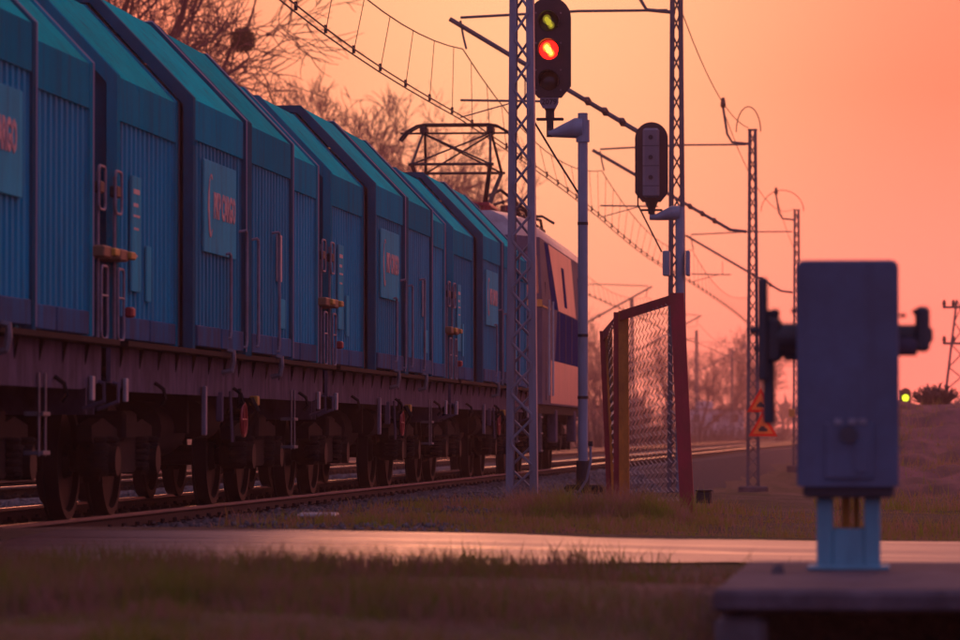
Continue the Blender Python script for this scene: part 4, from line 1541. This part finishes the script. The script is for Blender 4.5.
def make_signal_back():
    Y = 62.0
    pb = bearing_point(680, 480, Y)
    base = float(ground_h(pb.x, Y))
    t = thing('railway_signal', 'back of a railway signal with a grey strip, left of a lattice mast', 'signal', (pb.x, Y, base))
    S = Y / 4200

    def P(px, py):
        q = bearing_point(px or 660, py, Y)
        return Vector((q.x - pb.x, 0, q.z - base))
    MB().tube([(0, 0, -.1), (0, 0, P(0, 207).z)], .065, 16).build('pole', M['pole'], t, True)
    hx = P(651.5, 160).x
    zt, zb = P(0, 122).z, P(0, 202).z
    zc = (zt + zb) / 2
    W = 33 * S
    MB().prism_y([(hx + x, zc + z) for x, z in rounded_board(W, zt - zb, 14, True)], -.03, .03).build('signal_board', M['signal'], t)
    h = MB().bbox(hx - .12, hx + .12, -.20, -.03, zb + .06, zt - .10, .03).build('lamp_housing', M['sigback'], t)
    for py in (138, 158, 178):
        z = P(0, py).z
        MB().cyl((hx, -.20, z), (hx, -.225, z), .035, 10).build('latch', M['signal'], h)
        MB().box(hx - .125, hx + .125, -.203, -.2, z - .13, z - .12).build('cover_joint', M['signal'], h)
        MB().tube([(hx, .03, z), (hx, .22, z)], [.12, .13], 14).build('visor', M['signal'], t)
    MB().tube([(hx, 0, zb), (hx, 0, P(0, 208).z), (hx, 0, P(0, 214).z)], [.10, .06, .05], 10).build('neck', M['black'], t)
    MB().bbox(hx - .16, hx + .16, -.04, .04, P(0, 211).z, P(0, 209).z, .008).build('mounting_plate', M['black'], t)
    MB().tube([(0, 0, P(0, 213).z), (-.1, 0, P(0, 213).z), (hx + .08, 0, P(0, 217).z), (hx - .03, 0, P(0, 217).z)], [.11, .11, .05, .045], 12).build('bracket', M['pole'], t, True)
    for px0, px1 in ((663, 670), (686, 690)):
        a, b = P(px0, 251), P(px1, 276)
        MB().bbox(a.x, b.x, -.15, .12, b.z, a.z, .012).build('junction_box', M['pole'], t)
    MB().tube([(hx - .2, -.03, P(0, 190).z), (hx - .2, -.03, P(0, 205).z), (P(662, 252).x, -.1, P(0, 252).z)], .014, 6).build('cable', M['black'], t)


make_signal_front()
make_signal_back()


# ------------------------------------------------------------------ warning signs on the mast
def warning_sign(px, py, size, label, Y=102.5):
    c = bearing_point(px, py, Y)
    t = thing('warning_sign', label, 'sign', (c.x, Y, c.z), 0, 'triangular signs on the lattice mast')

    def tri(r):
        return [(r * math.cos(R(90 + 120 * k)), r * math.sin(R(90 + 120 * k))) for k in range(3)]
    o_, i_ = tri(size), tri(size * .70)
    rm = MB()
    for k in range(3):
        j = (k + 1) % 3
        quad = [o_[k], o_[j], i_[j], i_[k]]
        rm.prism_y(quad, -.006, .006)
    rm.build('sign_border', M['sign_red'], t)
    MB().prism_y(tri(size * .71), -.004, .004).build('sign_field', M['sign_yel'], t)
    s = size
    car = [(-.26 * s, -.20 * s), (.26 * s, -.20 * s), (.26 * s, -.06 * s), (.14 * s, .0), (.06 * s, .10 * s), (-.12 * s, .10 * s), (-.18 * s, .0), (-.26 * s, -.04 * s)]
    MB().prism_y(car, -.0085, -.0041).build('symbol', M['black'], t)
    MB().box(-.02, .02, .01, .08, -.1, .1).build('clamp', M['mast_far'], t)


warning_sign(761, 404, .40, 'upper of two orange-red triangular signs on a lattice mast')
warning_sign(763, 428, .41, 'lower of two orange-red triangular signs on a lattice mast', 102.45)


# ------------------------------------------------------------------ mesh fence
def bar(m, p, q, w, d):
    """rectangular bar between two points; w across x, d across y"""
    p, q = Vector(p), Vector(q)
    m.rings([[(p.x - w / 2, p.y - d / 2, p.z), (p.x + w / 2, p.y - d / 2, p.z), (p.x + w / 2, p.y + d / 2, p.z), (p.x - w / 2, p.y + d / 2, p.z)],
             [(q.x - w / 2, q.y - d / 2, q.z), (q.x + w / 2, q.y - d / 2, q.z), (q.x + w / 2, q.y + d / 2, q.z), (q.x - w / 2, q.y + d / 2, q.z)]])
    return m


def make_fence():
    Yr, Ym, Yl = 37.2, 38.6, 40.2
    A_b, A_t = bearing_point(688, 512, Yr), bearing_point(677, 293, Yr)
    B_b, B_t = bearing_point(621, 512, Ym), bearing_point(620, 311, Ym)
    C_b, C_t = bearing_point(611, 505, Yl), bearing_point(603, 331, Yl)
    org = Vector((B_b.x, Ym, float(ground_h(B_b.x, Ym))))
    t = thing('mesh_fence', 'leaning wire mesh fence with red and rusty orange posts', 'fence', org)
    L = lambda p: Vector(p) - org
    px = lambda n, Y: n * Y / 4200
    down = Vector((0, 0, -.12))
    p1 = bar(MB(), L(A_b) + down, L(A_t), px(14, Yr), .07).build('post', M['rust_red'], t)
    p2 = bar(MB(), L(B_b) + down + Vector((px(3.5, Ym), 0, 0)), L(B_t) + Vector((px(3.5, Ym), 0, 0)), px(10, Ym), .06).build('post', M['rust_or'], t)
    bar(MB(), L(B_b) + down + Vector((-px(4.5, Ym), .03, 0)), L(B_t) + Vector((-px(3.5, Ym), .03, -.01)), px(6, Ym), .06).build('post', M['rust_red'], t)
    bar(MB(), L(C_b) + down, L(C_t), px(6.5, Yl), .06).build('post', M['rust_red'], t)
    bar(MB(), L(C_b) + down + Vector((px(5.5, Yl), -.05, 0)), L(C_t) + Vector((px(5.5, Yl), -.05, .02)), px(6.5, Yl), .04).build('frame_bar', M['rust_or'], t)
    # top and bottom rails
    for a, b, n in ((L(B_t), L(A_t), 'top_rail'), (L(C_t), L(B_t), 'top_rail')):
        m = MB()
        m.rings([[a + Vector((0, -.03, -.09)), a + Vector((0, .03, -.09)), a + Vector((0, .03, 0)), a + Vector((0, -.03, 0))],
                 [b + Vector((0, -.03, -.09)), b + Vector((0, .03, -.09)), b + Vector((0, .03, 0)), b + Vector((0, -.03, 0))]])
        m.build(n, M['rust_red'], t)

    def chain(P0, P1, Q0, Q1, nu, cell, name):
        """diamond mesh between bottom P0-P1 and top Q0-Q1; interlocked zigzag wires"""
        m = MB()
        n_rows = int((Q0 - P0).length / cell)
        nrm = (P1 - P0).cross(Q0 - P0).normalized() * .006

        def pt(u, v):
            u = min(max(u, 0), 1)
            belly = math.sin(u * math.pi) * math.sin(v * 2.2) * .02
            return P0.lerp(P1, u).lerp(Q0.lerp(Q1, u), v) + nrm.normalized() * belly
        for i in range(nu):
            pts = []
            for j in range(n_rows + 1):
                s = .5 if j % 2 else -.5
                u = (i + .5 + s * 1.04) / nu
                w_ = pt(u, j / n_rows) + nrm * (1 if j % 2 else -1)
                pts.append(w_)
            m.tube(pts, .0036, 4, caps=False)
        return m.build(name, M['mesh'], t)
    inner = Vector((px(8, Ym), 0, 0))
    chain(L(B_b) + inner + Vector((0, 0, .05)), L(A_b) - Vector((px(8, Yr), 0, -.05)), L(B_t) + inner - Vector((0, 0, .08)), L(A_t) - Vector((px(8, Yr), 0, .08)), 11, .040, 'wire_mesh')
    chain(L(C_b) + Vector((.05, -.04, .05)), L(B_b) - Vector((.05, 0, -.05)), L(C_t) + Vector((.05, -.04, -.08)), L(B_t) - Vector((.05, 0, .08)), 7, .040, 'wire_mesh')


make_fence()


# ------------------------------------------------------------------ barrier drive
def make_barrier():
    Y = 18.6
    cx = bearing_point(848, 568, Y)
    S = Y / 4200
    slab_top = cx.z
    t = thing('barrier_drive', 'grey level crossing barrier drive cabinet on a pale blue pedestal', 'barrier machine', (cx.x, Y, slab_top))

    def P(px, py):
        q = bearing_point(px or 848, py, Y)
        return (q.x - cx.x, q.z - slab_top)
    # pedestal: two pale blue side posts, back and front plates leaving a window
    x0, _ = P(816, 0)
    x1, _ = P(879, 0)
    xa, _ = P(832, 0)
    xb, _ = P(863, 0)
    _, zt = P(0, 497)
    _, zw = P(0, 528)
    MB().bbox(x0, xa, -.13, .13, .0, zt, .008).build('pedestal_side', M['ped'], t)
    MB().bbox(xb, x1, -.13, .13, .0, zt, .008).build('pedestal_side', M['ped'], t)
    MB().bbox(xa - .002, xb + .002, -.12, -.10, .003, zw, .006).build('pedestal_front', M['ped'], t)
    MB().bbox(xa - .002, xb + .002, .10, .12, .003, zw, .006).build('pedestal_back', M['ped'], t)
    MB().bbox(x0 - .04, x1 + .04, -.17, .17, -.004, .012, .004).build('base_plate', M['ped'], t)
    MB().tube([(P(845, 0)[0], .0, .02), (P(845, 0)[0], .0, zt + .02)], .02, 10).build('cable_duct', M['reflect'], t)
    MB().tube([(P(855, 0)[0], .03, .02), (P(855, 0)[0], .03, zt + .02)], .014, 10).build('cable_duct', M['yellow'], t)
    # skirt
    MB().bbox(P(803, 0)[0], P(893, 0)[0], -.20, .20, zt, P(0, 484)[1], .012).build('skirt', M['cab_d'], t)
    # cabinet with rounded top corners
    xl, xr = P(797, 0)[0], P(898, 0)[0]
    zb, ztop = P(0, 486)[1], P(0, 262)[1]
    r = .035
    poly = [(xl + .006, zb), (xr - .006, zb), (xr, zb + .01)]
    for k in range(7):
        a = R(90 * k / 6)
        poly.append((xr - r + r * math.cos(a), ztop - r + r * math.sin(a)))
    for k in range(7):
        a = R(90 + 90 * k / 6)
        poly.append((xl + r + r * math.cos(a), ztop - r + r * math.sin(a)))
    poly.append((xl, zb + .01))
    c = MB()
    ins = [(x * .975, z if z < zb + .02 else zb + (z - zb) * .992) for x, z in poly]
    c.rings([[(x, -.24, z) for x, z in ins], [(x, -.225, z) for x, z in poly], [(x, .225, z) for x, z in poly], [(x, .24, z) for x, z in ins]])
    c.build('cabinet', M['cab'], t)
    # recessed lower cover with lock
    dx0, dx1 = P(825, 0)[0], P(873, 0)[0]
    d = MB().bbox(dx0, dx1, -.255, -.24, P(0, 478)[1], P(0, 423)[1], .004).build('access_cover', M['cab'], t)
    for px_ in (834, 848, 858):
        MB().bbox(P(px_, 0)[0], P(px_ + 8, 0)[0], -.262, -.24, P(0, 425)[1], P(0, 419)[1], .003).build('hinge', M['galv'], d)
    MB().cyl((P(848, 0)[0], -.255, P(0, 434)[1]), (P(848, 0)[0], -.275, P(0, 434)[1]), .038, 18).build('lock', M['cab_d'], d)
    MB().bbox(P(854, 0)[0], P(868, 0)[0], -.262, -.255, P(0, 472)[1], P(0, 440)[1], .003).build('cover_ridge', M['cab'], d)
    # shafts on both sides
    zs = P(0, 340)[1]
    MB().tube([(xl + .01, -.02, zs + .01), (P(776, 0)[0], -.02, zs + .01)], .065, 16).build('drive_shaft', M['cab_d'], t)
    MB().tube([(xl + .01, -.02, P(0, 350)[1]), (P(781, 0)[0], -.02, P(0, 350)[1])], .035, 12).build('drive_shaft', M['cab_d'], t)
    MB().tube([(xr - .01, -.02, zs + .015), (P(916, 0)[0], -.02, zs + .015)], .052, 16).build('drive_shaft', M['cab_d'], t)
    MB().tube([(xr - .01, -.06, P(0, 347)[1]), (P(916, 0)[0], -.06, P(0, 347)[1])], .042, 14).build('drive_shaft', M['girder'], t)
    # right hub with keeper plate
    MB().bbox(P(914, 0)[0], P(929, 0)[0], -.10, .06, P(0, 352)[1], P(0, 307)[1], .015).build('hub', M['cab_d'], t)
    MB().bbox(P(926, 0)[0], P(932, 0)[0], -.06, .02, P(0, 343)[1], P(0, 328)[1], .008).build('hub_nut', M['cab_d'], t)
    MB().tube([(P(912, 0)[0], -.05, P(0, 314)[1]), (P(916, 0)[0], -.05, P(0, 311)[1])], .012, 8).build('bolt', M['cab_d'], t)
    # left: barrier arm carrier seen edge-on, a long flat plate with a second plate lower down
    arm = MB().bbox(P(757.5, 0)[0], P(767.5, 0)[0], -.10, .02, P(0, 381)[1], P(0, 278)[1], .008).build('arm_carrier', M['cab_d'], t)
    MB().bbox(P(762.5, 0)[0], P(774, 0)[0], -.06, .08, P(0, 424)[1], P(0, 310)[1], .008).build('arm_carrier', M['cab_d'], t)
    MB().tube([(P(749, 0)[0], -.03, P(0, 330.5)[1]), (P(759, 0)[0], -.03, P(0, 330.5)[1])], .018, 10).build('bolt', M['cab_d'], t)
    MB().tube([(P(753, 0)[0], -.03, P(0, 349)[1]), (P(759, 0)[0], -.03, P(0, 349)[1])], .014, 10).build('bolt', M['cab_d'], t)
    MB().bbox(P(766, 0)[0], P(781, 0)[0], -.08, .05, P(0, 362)[1], P(0, 318)[1], .012).build('hub', M['cab_d'], t)
    MB().bbox(P(770, 0)[0], P(779, 0)[0], -.04, .02, P(0, 318.5)[1], P(0, 309)[1], .006).build('hub_nut', M['cab_d'], t)
    for px_, py in ((787, 361), (793, 361), (794, 313), (902, 318), (902, 355)):
        MB().tube([(P(px_, 0)[0], -.05, P(0, py)[1]), (P(px_, 0)[0], -.05, P(0, py - 4)[1])], .014, 8).build('bolt', M['cab_d'], t)
    # reflector strips on the right flank
    for a, b, m_ in ((446, 428, 'reflect_y'), (426, 408, 'reflect')):
        MB().bbox(xr, xr + .006, .02, .20, P(0, a)[1], P(0, b)[1], .002).build('reflector', M[m_], t)
    return slab_top


slab_top = make_barrier()
# concrete slab over the ditch, cracked into two pieces, and a stone under its end
sx0 = bearing_point(713, 600, 16.2).x
m = MB()
npt = 15
front, back = [], []
for k in range(npt):
    x = sx0 + 4.2 * k / (npt - 1)
    front.append((x, 16.2 + .03 * math.sin(k * 2.7)))
    back.append((x, 19.7 + .05 * math.sin(k * 1.9)))
loop_ = front + back[::-1]
cxm, cym = sx0 + 2.1, 17.9
sh = [(cxm + (x - cxm) * .992, cym + (y - cym) * .985) for x, y in loop_]
z1 = slab_top - .006
m.rings([[(x, y, z1 - .09) for x, y in sh], [(x, y, z1 - .075) for x, y in loop_], [(x, y, z1 - .02) for x, y in loop_], [(x, y, z1) for x, y in sh]])
tag(m.build('concrete_slab', M['concrete']), 'low concrete slab over a dark ditch beneath the barrier cabinet', 'slab')
pb = bearing_point(741, 640, 16.35)
blk = MB().bbox(pb.x - .10, pb.x + .10, 16.28, 16.6, -.75, slab_top - .11, .03)
tag(blk.build('support_block', M['stone']), 'rough pale stone block under the left end of the slab', 'stone block')
q = bearing_point(601 + 178, 578, 18.2)
tag(MB().rings([[(q.x - .03, 18.0, slab_top - .004), (q.x + .03, 18.0, slab_top - .004), (q.x + .03, 18.05, slab_top - .004), (q.x - .03, 18.05, slab_top - .004)],
                [(q.x - .015, 18.01, slab_top + .03), (q.x + .02, 18.01, slab_top + .035), (q.x + .01, 18.04, slab_top + .03), (q.x - .01, 18.04, slab_top + .03)]]).build('loose_stone', M['stone']),
    'small loose stone lying on the concrete slab', 'stone')
# cable cover by the track, cable box by the fence
q = bearing_point(318, 518, 35)
zz = float(ground_h(q.x, 35)) + .03
ct = thing('cable_cover', 'low pale concrete cable cover in the grass beside the track', 'cable cover', (q.x, 35, zz), R(6))
MB().bbox(-.15, .15, -.45, .45, -.12, .055, .02).build('cover_body', M['stone'], ct)
MB().bbox(-.165, .165, -.47, .47, .055, .085, .012).build('lid', M['plate2'], ct)
q = bearing_point(704, 492, 47)
zz = float(ground_h(q.x, 47))
cb = thing('cable_box', 'small dark cable box on the ground right of the mesh fence', 'cable box', (q.x, 47, zz))
MB().bbox(-.085, .085, -.08, .08, 0, .26 if zz < -.2 else .16, .015).build('box_body', M['black'], cb)
MB().bbox(-.095, .095, -.09, .09, .255 if zz < -.2 else .156, .285 if zz < -.2 else .18, .01).build('lid', M['black'], cb)


# ------------------------------------------------------------------ bare trees
def grow_tree(seed, height, spread, twig=1.0, levels=6, up=.25, trunk_r=.28, first=.22):
    rnd = random.Random(seed)
    trunk, crown = MB(), MB()

    def rv():
        return Vector((rnd.uniform(-1, 1), rnd.uniform(-1, 1), rnd.uniform(-1, 1)))

    def branch(p, d, L, r, lev):
        n = 4 if lev < 3 else 3
        pts, rs = [p], [r]
        q = p.copy()
        dd = d.copy()
        for i in range(n):
            dd = (dd + rv() * (.20 if lev < 2 else .30) + Vector((0, 0, up * .12))).normalized()
            q = q + dd * (L / n)
            pts.append(q.copy())
            rs.append(r * (1 - .55 * (i + 1) / n))
        (trunk if lev == 0 else crown).tube(pts, rs, 8 if lev == 0 else (5 if lev < 3 else 3), caps=False)
        if lev >= levels:
            return
        nc = [7, 6, 5, 5, 4, 3][min(lev, 5)] if levels < 6 else [7, 5, 5, 4, 4, 3][min(lev, 5)]
        for c in range(nc):
            u = rnd.uniform(first if lev == 0 else .25, 1.0) if c else 1.0
            k = min(int(u * n), n - 1)
            s = pts[k].lerp(pts[k + 1], u * n - k)
            loc_d = (pts[k + 1] - pts[k]).normalized()
            side = rv()
            side = (side - loc_d * side.dot(loc_d))
            if side.length < .05:
                continue
            side.normalize()
            a = rnd.uniform(.45, .95) if c else rnd.uniform(.05, .3)
            nd = (loc_d * math.cos(a) + side * math.sin(a) * spread).normalized()
            rr = rs[k] * rnd.uniform(.42, .62)
            branch(s, nd, L * rnd.uniform(.52, .74), max(rr, .010 * twig), lev + 1)
    branch(Vector((0, 0, 0)), Vector((rnd.uniform(-.05, .05), rnd.uniform(-.05, .05), 1)), height * .42, trunk_r, 0)
    return trunk, crown


def make_tree(seed, label, loc, rz, height, spread, group='bare trees beyond the railway', **kw):
    t = thing('bare_tree', label, 'tree', loc, rz, group)
    tr, cr = grow_tree(seed, height, spread, **kw)
    tr.build('trunk', M['bark'], t)
    cr.build('crown', M['bark'], t)
    return t


def gz(x, y):
    return max(float(ground_h(x, y)), float(bank_h(np.float64(x), np.float64(y))) if (-4 < x < 46 and 38 < y < 196) else -9) - .1


def tree_at(px, Y):
    q = bearing_point(px, 420, Y)
    return (q.x, Y, gz(q.x, Y))


T1 = make_tree(3, 'bare tree holding a dark mistletoe ball, above the second wagon', tree_at(160, 128), .4, 24, 1.05, twig=1.9, trunk_r=.50, levels=5)
T2 = make_tree(8, 'hazy bare tree behind the raised pantograph', tree_at(447, 245), 0, 21.5, .72, twig=2.6, trunk_r=.40)
T3 = make_tree(15, 'bare tree above the nearest wagon joints at upper left', tree_at(105, 140), 1.0, 25, 1.0, twig=1.9, trunk_r=.46, levels=5)


def tree_copy(src, label, px, Y, rz, s):
    c = copy_tree(src)
    c.location = tree_at(px, Y)
    c.rotation_euler = (0, 0, rz)
    c.scale = (s, s, s)
    c['label'] = label
    return c


tree_copy(T3, 'bare tree with a wide crown above the third wagon roof', 232, 142, 2.2, .70)
tree_copy(T2, 'hazy bare tree rising just left of the pantograph', 358, 235, 1.9, .99)
tree_copy(T1, 'faint bare tree low behind the locomotive roof', 500, 290, 3.3, .62)
FT = [(612, 330, 0.45, 'faint bare tree behind the left edge of the mesh fence'), 
      (668, 385, 0.48, 'faint bare tree behind the red fence post'), (700, 400, 0.40, 'faint bare tree left of the white building'),
      (722, 470, 0.58, 'faint bare tree above the white building'), (748, 430, 0.37, 'faint bare tree behind the triangular signs'),
      ]
for i, (px, Y, s, lab) in enumerate(FT):
    tree_copy([T2, T3, T1][i % 3], lab, px, Y, i * 1.3, s)

# mistletoe ball: a globe of leaf pairs and forked stems
q = bearing_point(243, 40, 128)
mb = MB()
rnd = random.Random(5)
for i in range(2600):
    d = Vector((rnd.gauss(0, 1), rnd.gauss(0, 1), rnd.gauss(0, 1))).normalized()
    p = d * .40 * rnd.random() ** .4
    a = Vector((rnd.gauss(0, 1), rnd.gauss(0, 1), rnd.gauss(0, 1))).normalized()
    b_ = d.cross(a).normalized()
    mb.add([p - b_ * .014, p + b_ * .014, p + a * .05 + b_ * .012 + d * .02, p + a * .07, p + a * .05 - b_ * .012 + d * .02], [(0, 1, 2, 3, 4)])
for i in range(60):
    d = Vector((rnd.gauss(0, 1), rnd.gauss(0, 1), rnd.gauss(0, 1))).normalized()
    mb.tube([(0, 0, 0), d * .2, d * .40], [.012, .008, .004], 3)
ms = mb.build('mistletoe_ball', M['mistle'])
ms.location = q
tag(ms, 'dark round mistletoe ball hanging among bare branches', 'mistletoe')
# a limb that carries it
p2 = q + Vector((-.75, .1, -.15))
limb = MB().tube([Vector(tree_at(190, 128)) + Vector((.1, 0, 8.4)), q + Vector((-1.0, 0, -1.9)), q + Vector((-.35, 0, -.2)), q + Vector((.15, 0, .35)), q + Vector((.5, 0, 1.6))], [.11, .08, .06, .045, .02], 6)
lo_ = limb.build('limb', M['bark'], T1)
lo_.matrix_parent_inverse = Matrix.LocRotScale(T1.location, T1.rotation_euler, T1.scale).inverted()


# ------------------------------------------------------------------ far things
# low white building left of the tracks
b0 = bearing_point(719, 420, 440)
bt = thing('white_building', 'small low white building far off between fence and signs', 'building', (b0.x, 440, 1.0))
MB().bbox(-3.4, 2.6, -2, 2, -1, 2.0, .03).build('wall', M['white'], bt)
MB().bbox(-2.4, -.7, -1.6, 1.6, 2.0, 2.9, .03).build('upper_room', M['white'], bt)
MB().bbox(-3.6, 2.8, -2.2, 2.2, 2.0, 2.12, .03).build('roof', M['roof_tile'], bt)
for x in (-2.6, -.6, 1.4):
    MB().box(x, x + .7, -2.03, -1.99, .7, 1.5).build('window', M['glass'], bt)


def twig_bush(name, label, loc, rx_, rz_, n, seed, group):
    rnd = random.Random(seed)
    m = MB()
    for i in range(n):
        a = rnd.uniform(0, 2 * math.pi)
        rr = rx_ * math.sqrt(rnd.random())
        base_ = Vector((rr * .5 * math.cos(a), rr * .5 * math.sin(a), 0))
        hgt = rz_ * rnd.uniform(.5, 1.0) * (1 - .45 * (rr / rx_) ** 2)
        tip = Vector((rr * math.cos(a), rr * math.sin(a), hgt))
        mid = base_.lerp(tip, .5) + Vector((rnd.uniform(-.15, .15), rnd.uniform(-.15, .15), hgt * .12))
        m.tube([base_, mid, tip], [.03, .02, .008], 3, caps=False)
        for k in range(3):
            s = mid.lerp(tip, rnd.random())
            m.tube([s, s + Vector((rnd.uniform(-.5, .5), rnd.uniform(-.5, .5), rnd.uniform(.1, .5))) * rz_ * .28], [.014, .006], 3, caps=False)
    o = m.build(name, M['bush'])
    o.location = loc
    tag(o, label, 'bush', group)
    return o


BS = [(600, 210, 2.6, 3.6, 'hazy bare bush between the signal pole and the fence'), (648, 260, 3.4, 4.4, 'hazy bare bush behind the middle of the mesh fence'),
      (700, 330, 3.4, 3.2, 'hazy bare bush in front of the white building'), (733, 340, 2.6, 2.7, 'hazy bare bush right of the white building'),
      (768, 380, 3.0, 3.0, 'hazy bare bush behind the lower warning sign'), (936, 118, .75, .62, 'dark low bush on the crest of the earth bank at right')]
for i, (px, Y, a, b, lab) in enumerate(BS):
    x = bearing_point(px, 420, Y).x
    twig_bush('bare_bush', lab, (x, Y, gz(x, Y) + .05), a, b, 150, i, 'bare bushes in the distance')

# far wood along the horizon: one uneven mass of bare crowns
m = MB()
rnd = random.Random(21)
for i in range(700):
    x = rnd.uniform(-330, 220)
    y = rnd.uniform(640, 800)
    hh = rnd.uniform(6, 10.5) * (1.0 if x < -20 else .72) + 1.5 * math.sin(x * .05)
    z0 = 0
    m.tube([(x, y, z0), (x, y, z0 + hh * .4)], [.3, .18], 4, caps=False)
    for k in range(26):
        a = rnd.uniform(0, 2 * math.pi)
        el = rnd.uniform(.1, 1.4)
        L = hh * rnd.uniform(.25, .6)
        s = Vector((x, y, z0 + hh * rnd.uniform(.25, .5)))
        e = s + Vector((math.cos(a) * math.cos(el), math.sin(a) * math.cos(el), math.sin(el))) * L
        sd = Vector((-math.sin(a), math.cos(a), 0)) * .32
        m.add([s, s.lerp(e, .6) + sd, e, s.lerp(e, .6) - sd + Vector((0, 0, .3))], [(0, 1, 2), (0, 2, 3)])
fw = m.build('far_wood', M['bush'])
tag(fw, 'faint dark wood along the horizon', 'wood', kind='stuff')


# utility pole with cross arms at the right edge
Y = 175
q = bearing_point(961, 410, Y)
up_ = thing('line_tower', 'hazy lattice line tower at the right edge of the picture', 'line tower', (q.x, Y, gz(q.x, Y)))
ht = bearing_point(957, 300, Y).z - gz(q.x, Y)
for sx in (-1, 1):
    for sy in (-1, 1):
        MB().tube([(sx * .95, sy * .95, 0), (sx * .16, sy * .16, ht)], [.06, .045], 5).build('tower_leg', M['mast_far'], up_)
nb_ = 7
for k in range(nb_):
    for sx, sy, tx, ty in ((-1, -1, 1, -1), (1, -1, -1, -1), (-1, 1, 1, 1), (1, -1, 1, 1), (-1, -1, -1, 1)):
        w0, w1 = .95 - .79 * k / nb_, .95 - .79 * (k + 1) / nb_
        MB().tube([(sx * w0, sy * w0, ht * k / nb_), (tx * w1, ty * w1, ht * (k + 1) / nb_)], .025, 4).build('brace', M['mast_far'], up_)
for dz in (.25, 1.75):
    MB().box(-.75, .75, -.06, .06, ht - dz - .1, ht - dz).build('cross_arm', M['mast_far'], up_)
    for s in (-.68, -.3, .3, .68):
        MB().tube([(s, 0, ht - dz), (s, 0, ht - dz + .08), (s, 0, ht - dz + .26)], [.05, .09, .05], 8).build('insulator', M['insul'], up_)
# far signal with a lit lamp, just right of the cabinet
Y = 210
q = bearing_point(905.5, 398, Y)
fs = thing('far_signal', 'far signal with a small yellow-green light right of the cabinet', 'signal', (q.x, Y, gz(q.x, Y)))
zz = q.z - gz(q.x, Y)
MB().tube([(-.28, .1, 0), (-.28, .1, zz + .4)], .06, 8).build('pole', M['mast_far'], fs)
MB().tube([(-.28, .1, zz), (0, .1, zz)], .04, 8).build('bracket', M['mast_far'], fs)
MB().prism_y([(x, zz + z) for x, z in rounded_board(.55, 1.0, 8)], 0, .05).build('signal_board', M['signal'], fs)
MB().cyl((0, 0, zz), (0, -.06, zz), .17, 14).build('lens', M['green_lamp'], fs)
# small orange marker lamp left of the cabinet
Y = 146
q = bearing_point(792, 413, Y)
mk = thing('marker_board', 'small glowing orange marker on the mast left of the cabinet', 'marker', (q.x, Y, q.z))
MB().bbox(-.11, .11, -.02, .02, -.14, .14, .01).build('marker_plate', M['reflect'], mk)
MB().box(.05, .30, .02, .06, -.03, .03).build('marker_clamp', M['mast_far'], mk)

# ------------------------------------------------------------------ haze
hz = bpy.data.materials.new('evening_haze')
hz.use_nodes = True
hn = hz.node_tree.nodes
hn.remove(hn['Principled BSDF'])
pv = hn.new('ShaderNodeVolumePrincipled')
pv.inputs['Color'].default_value = (1.0, 0.70, 0.74, 1)
pv.inputs['Density'].default_value = 0.0007
pv.inputs['Anisotropy'].default_value = 0.7
hz.node_tree.links.new(pv.outputs[0], hn['Material Output'].inputs['Volume'])
hb = MB().box(-1210, 1210, -410, 1260, -3, 26).build('haze', hz)
tag(hb, 'warm evening haze over the railway', kind='stuff')
hz.cycles.homogeneous_volume = True
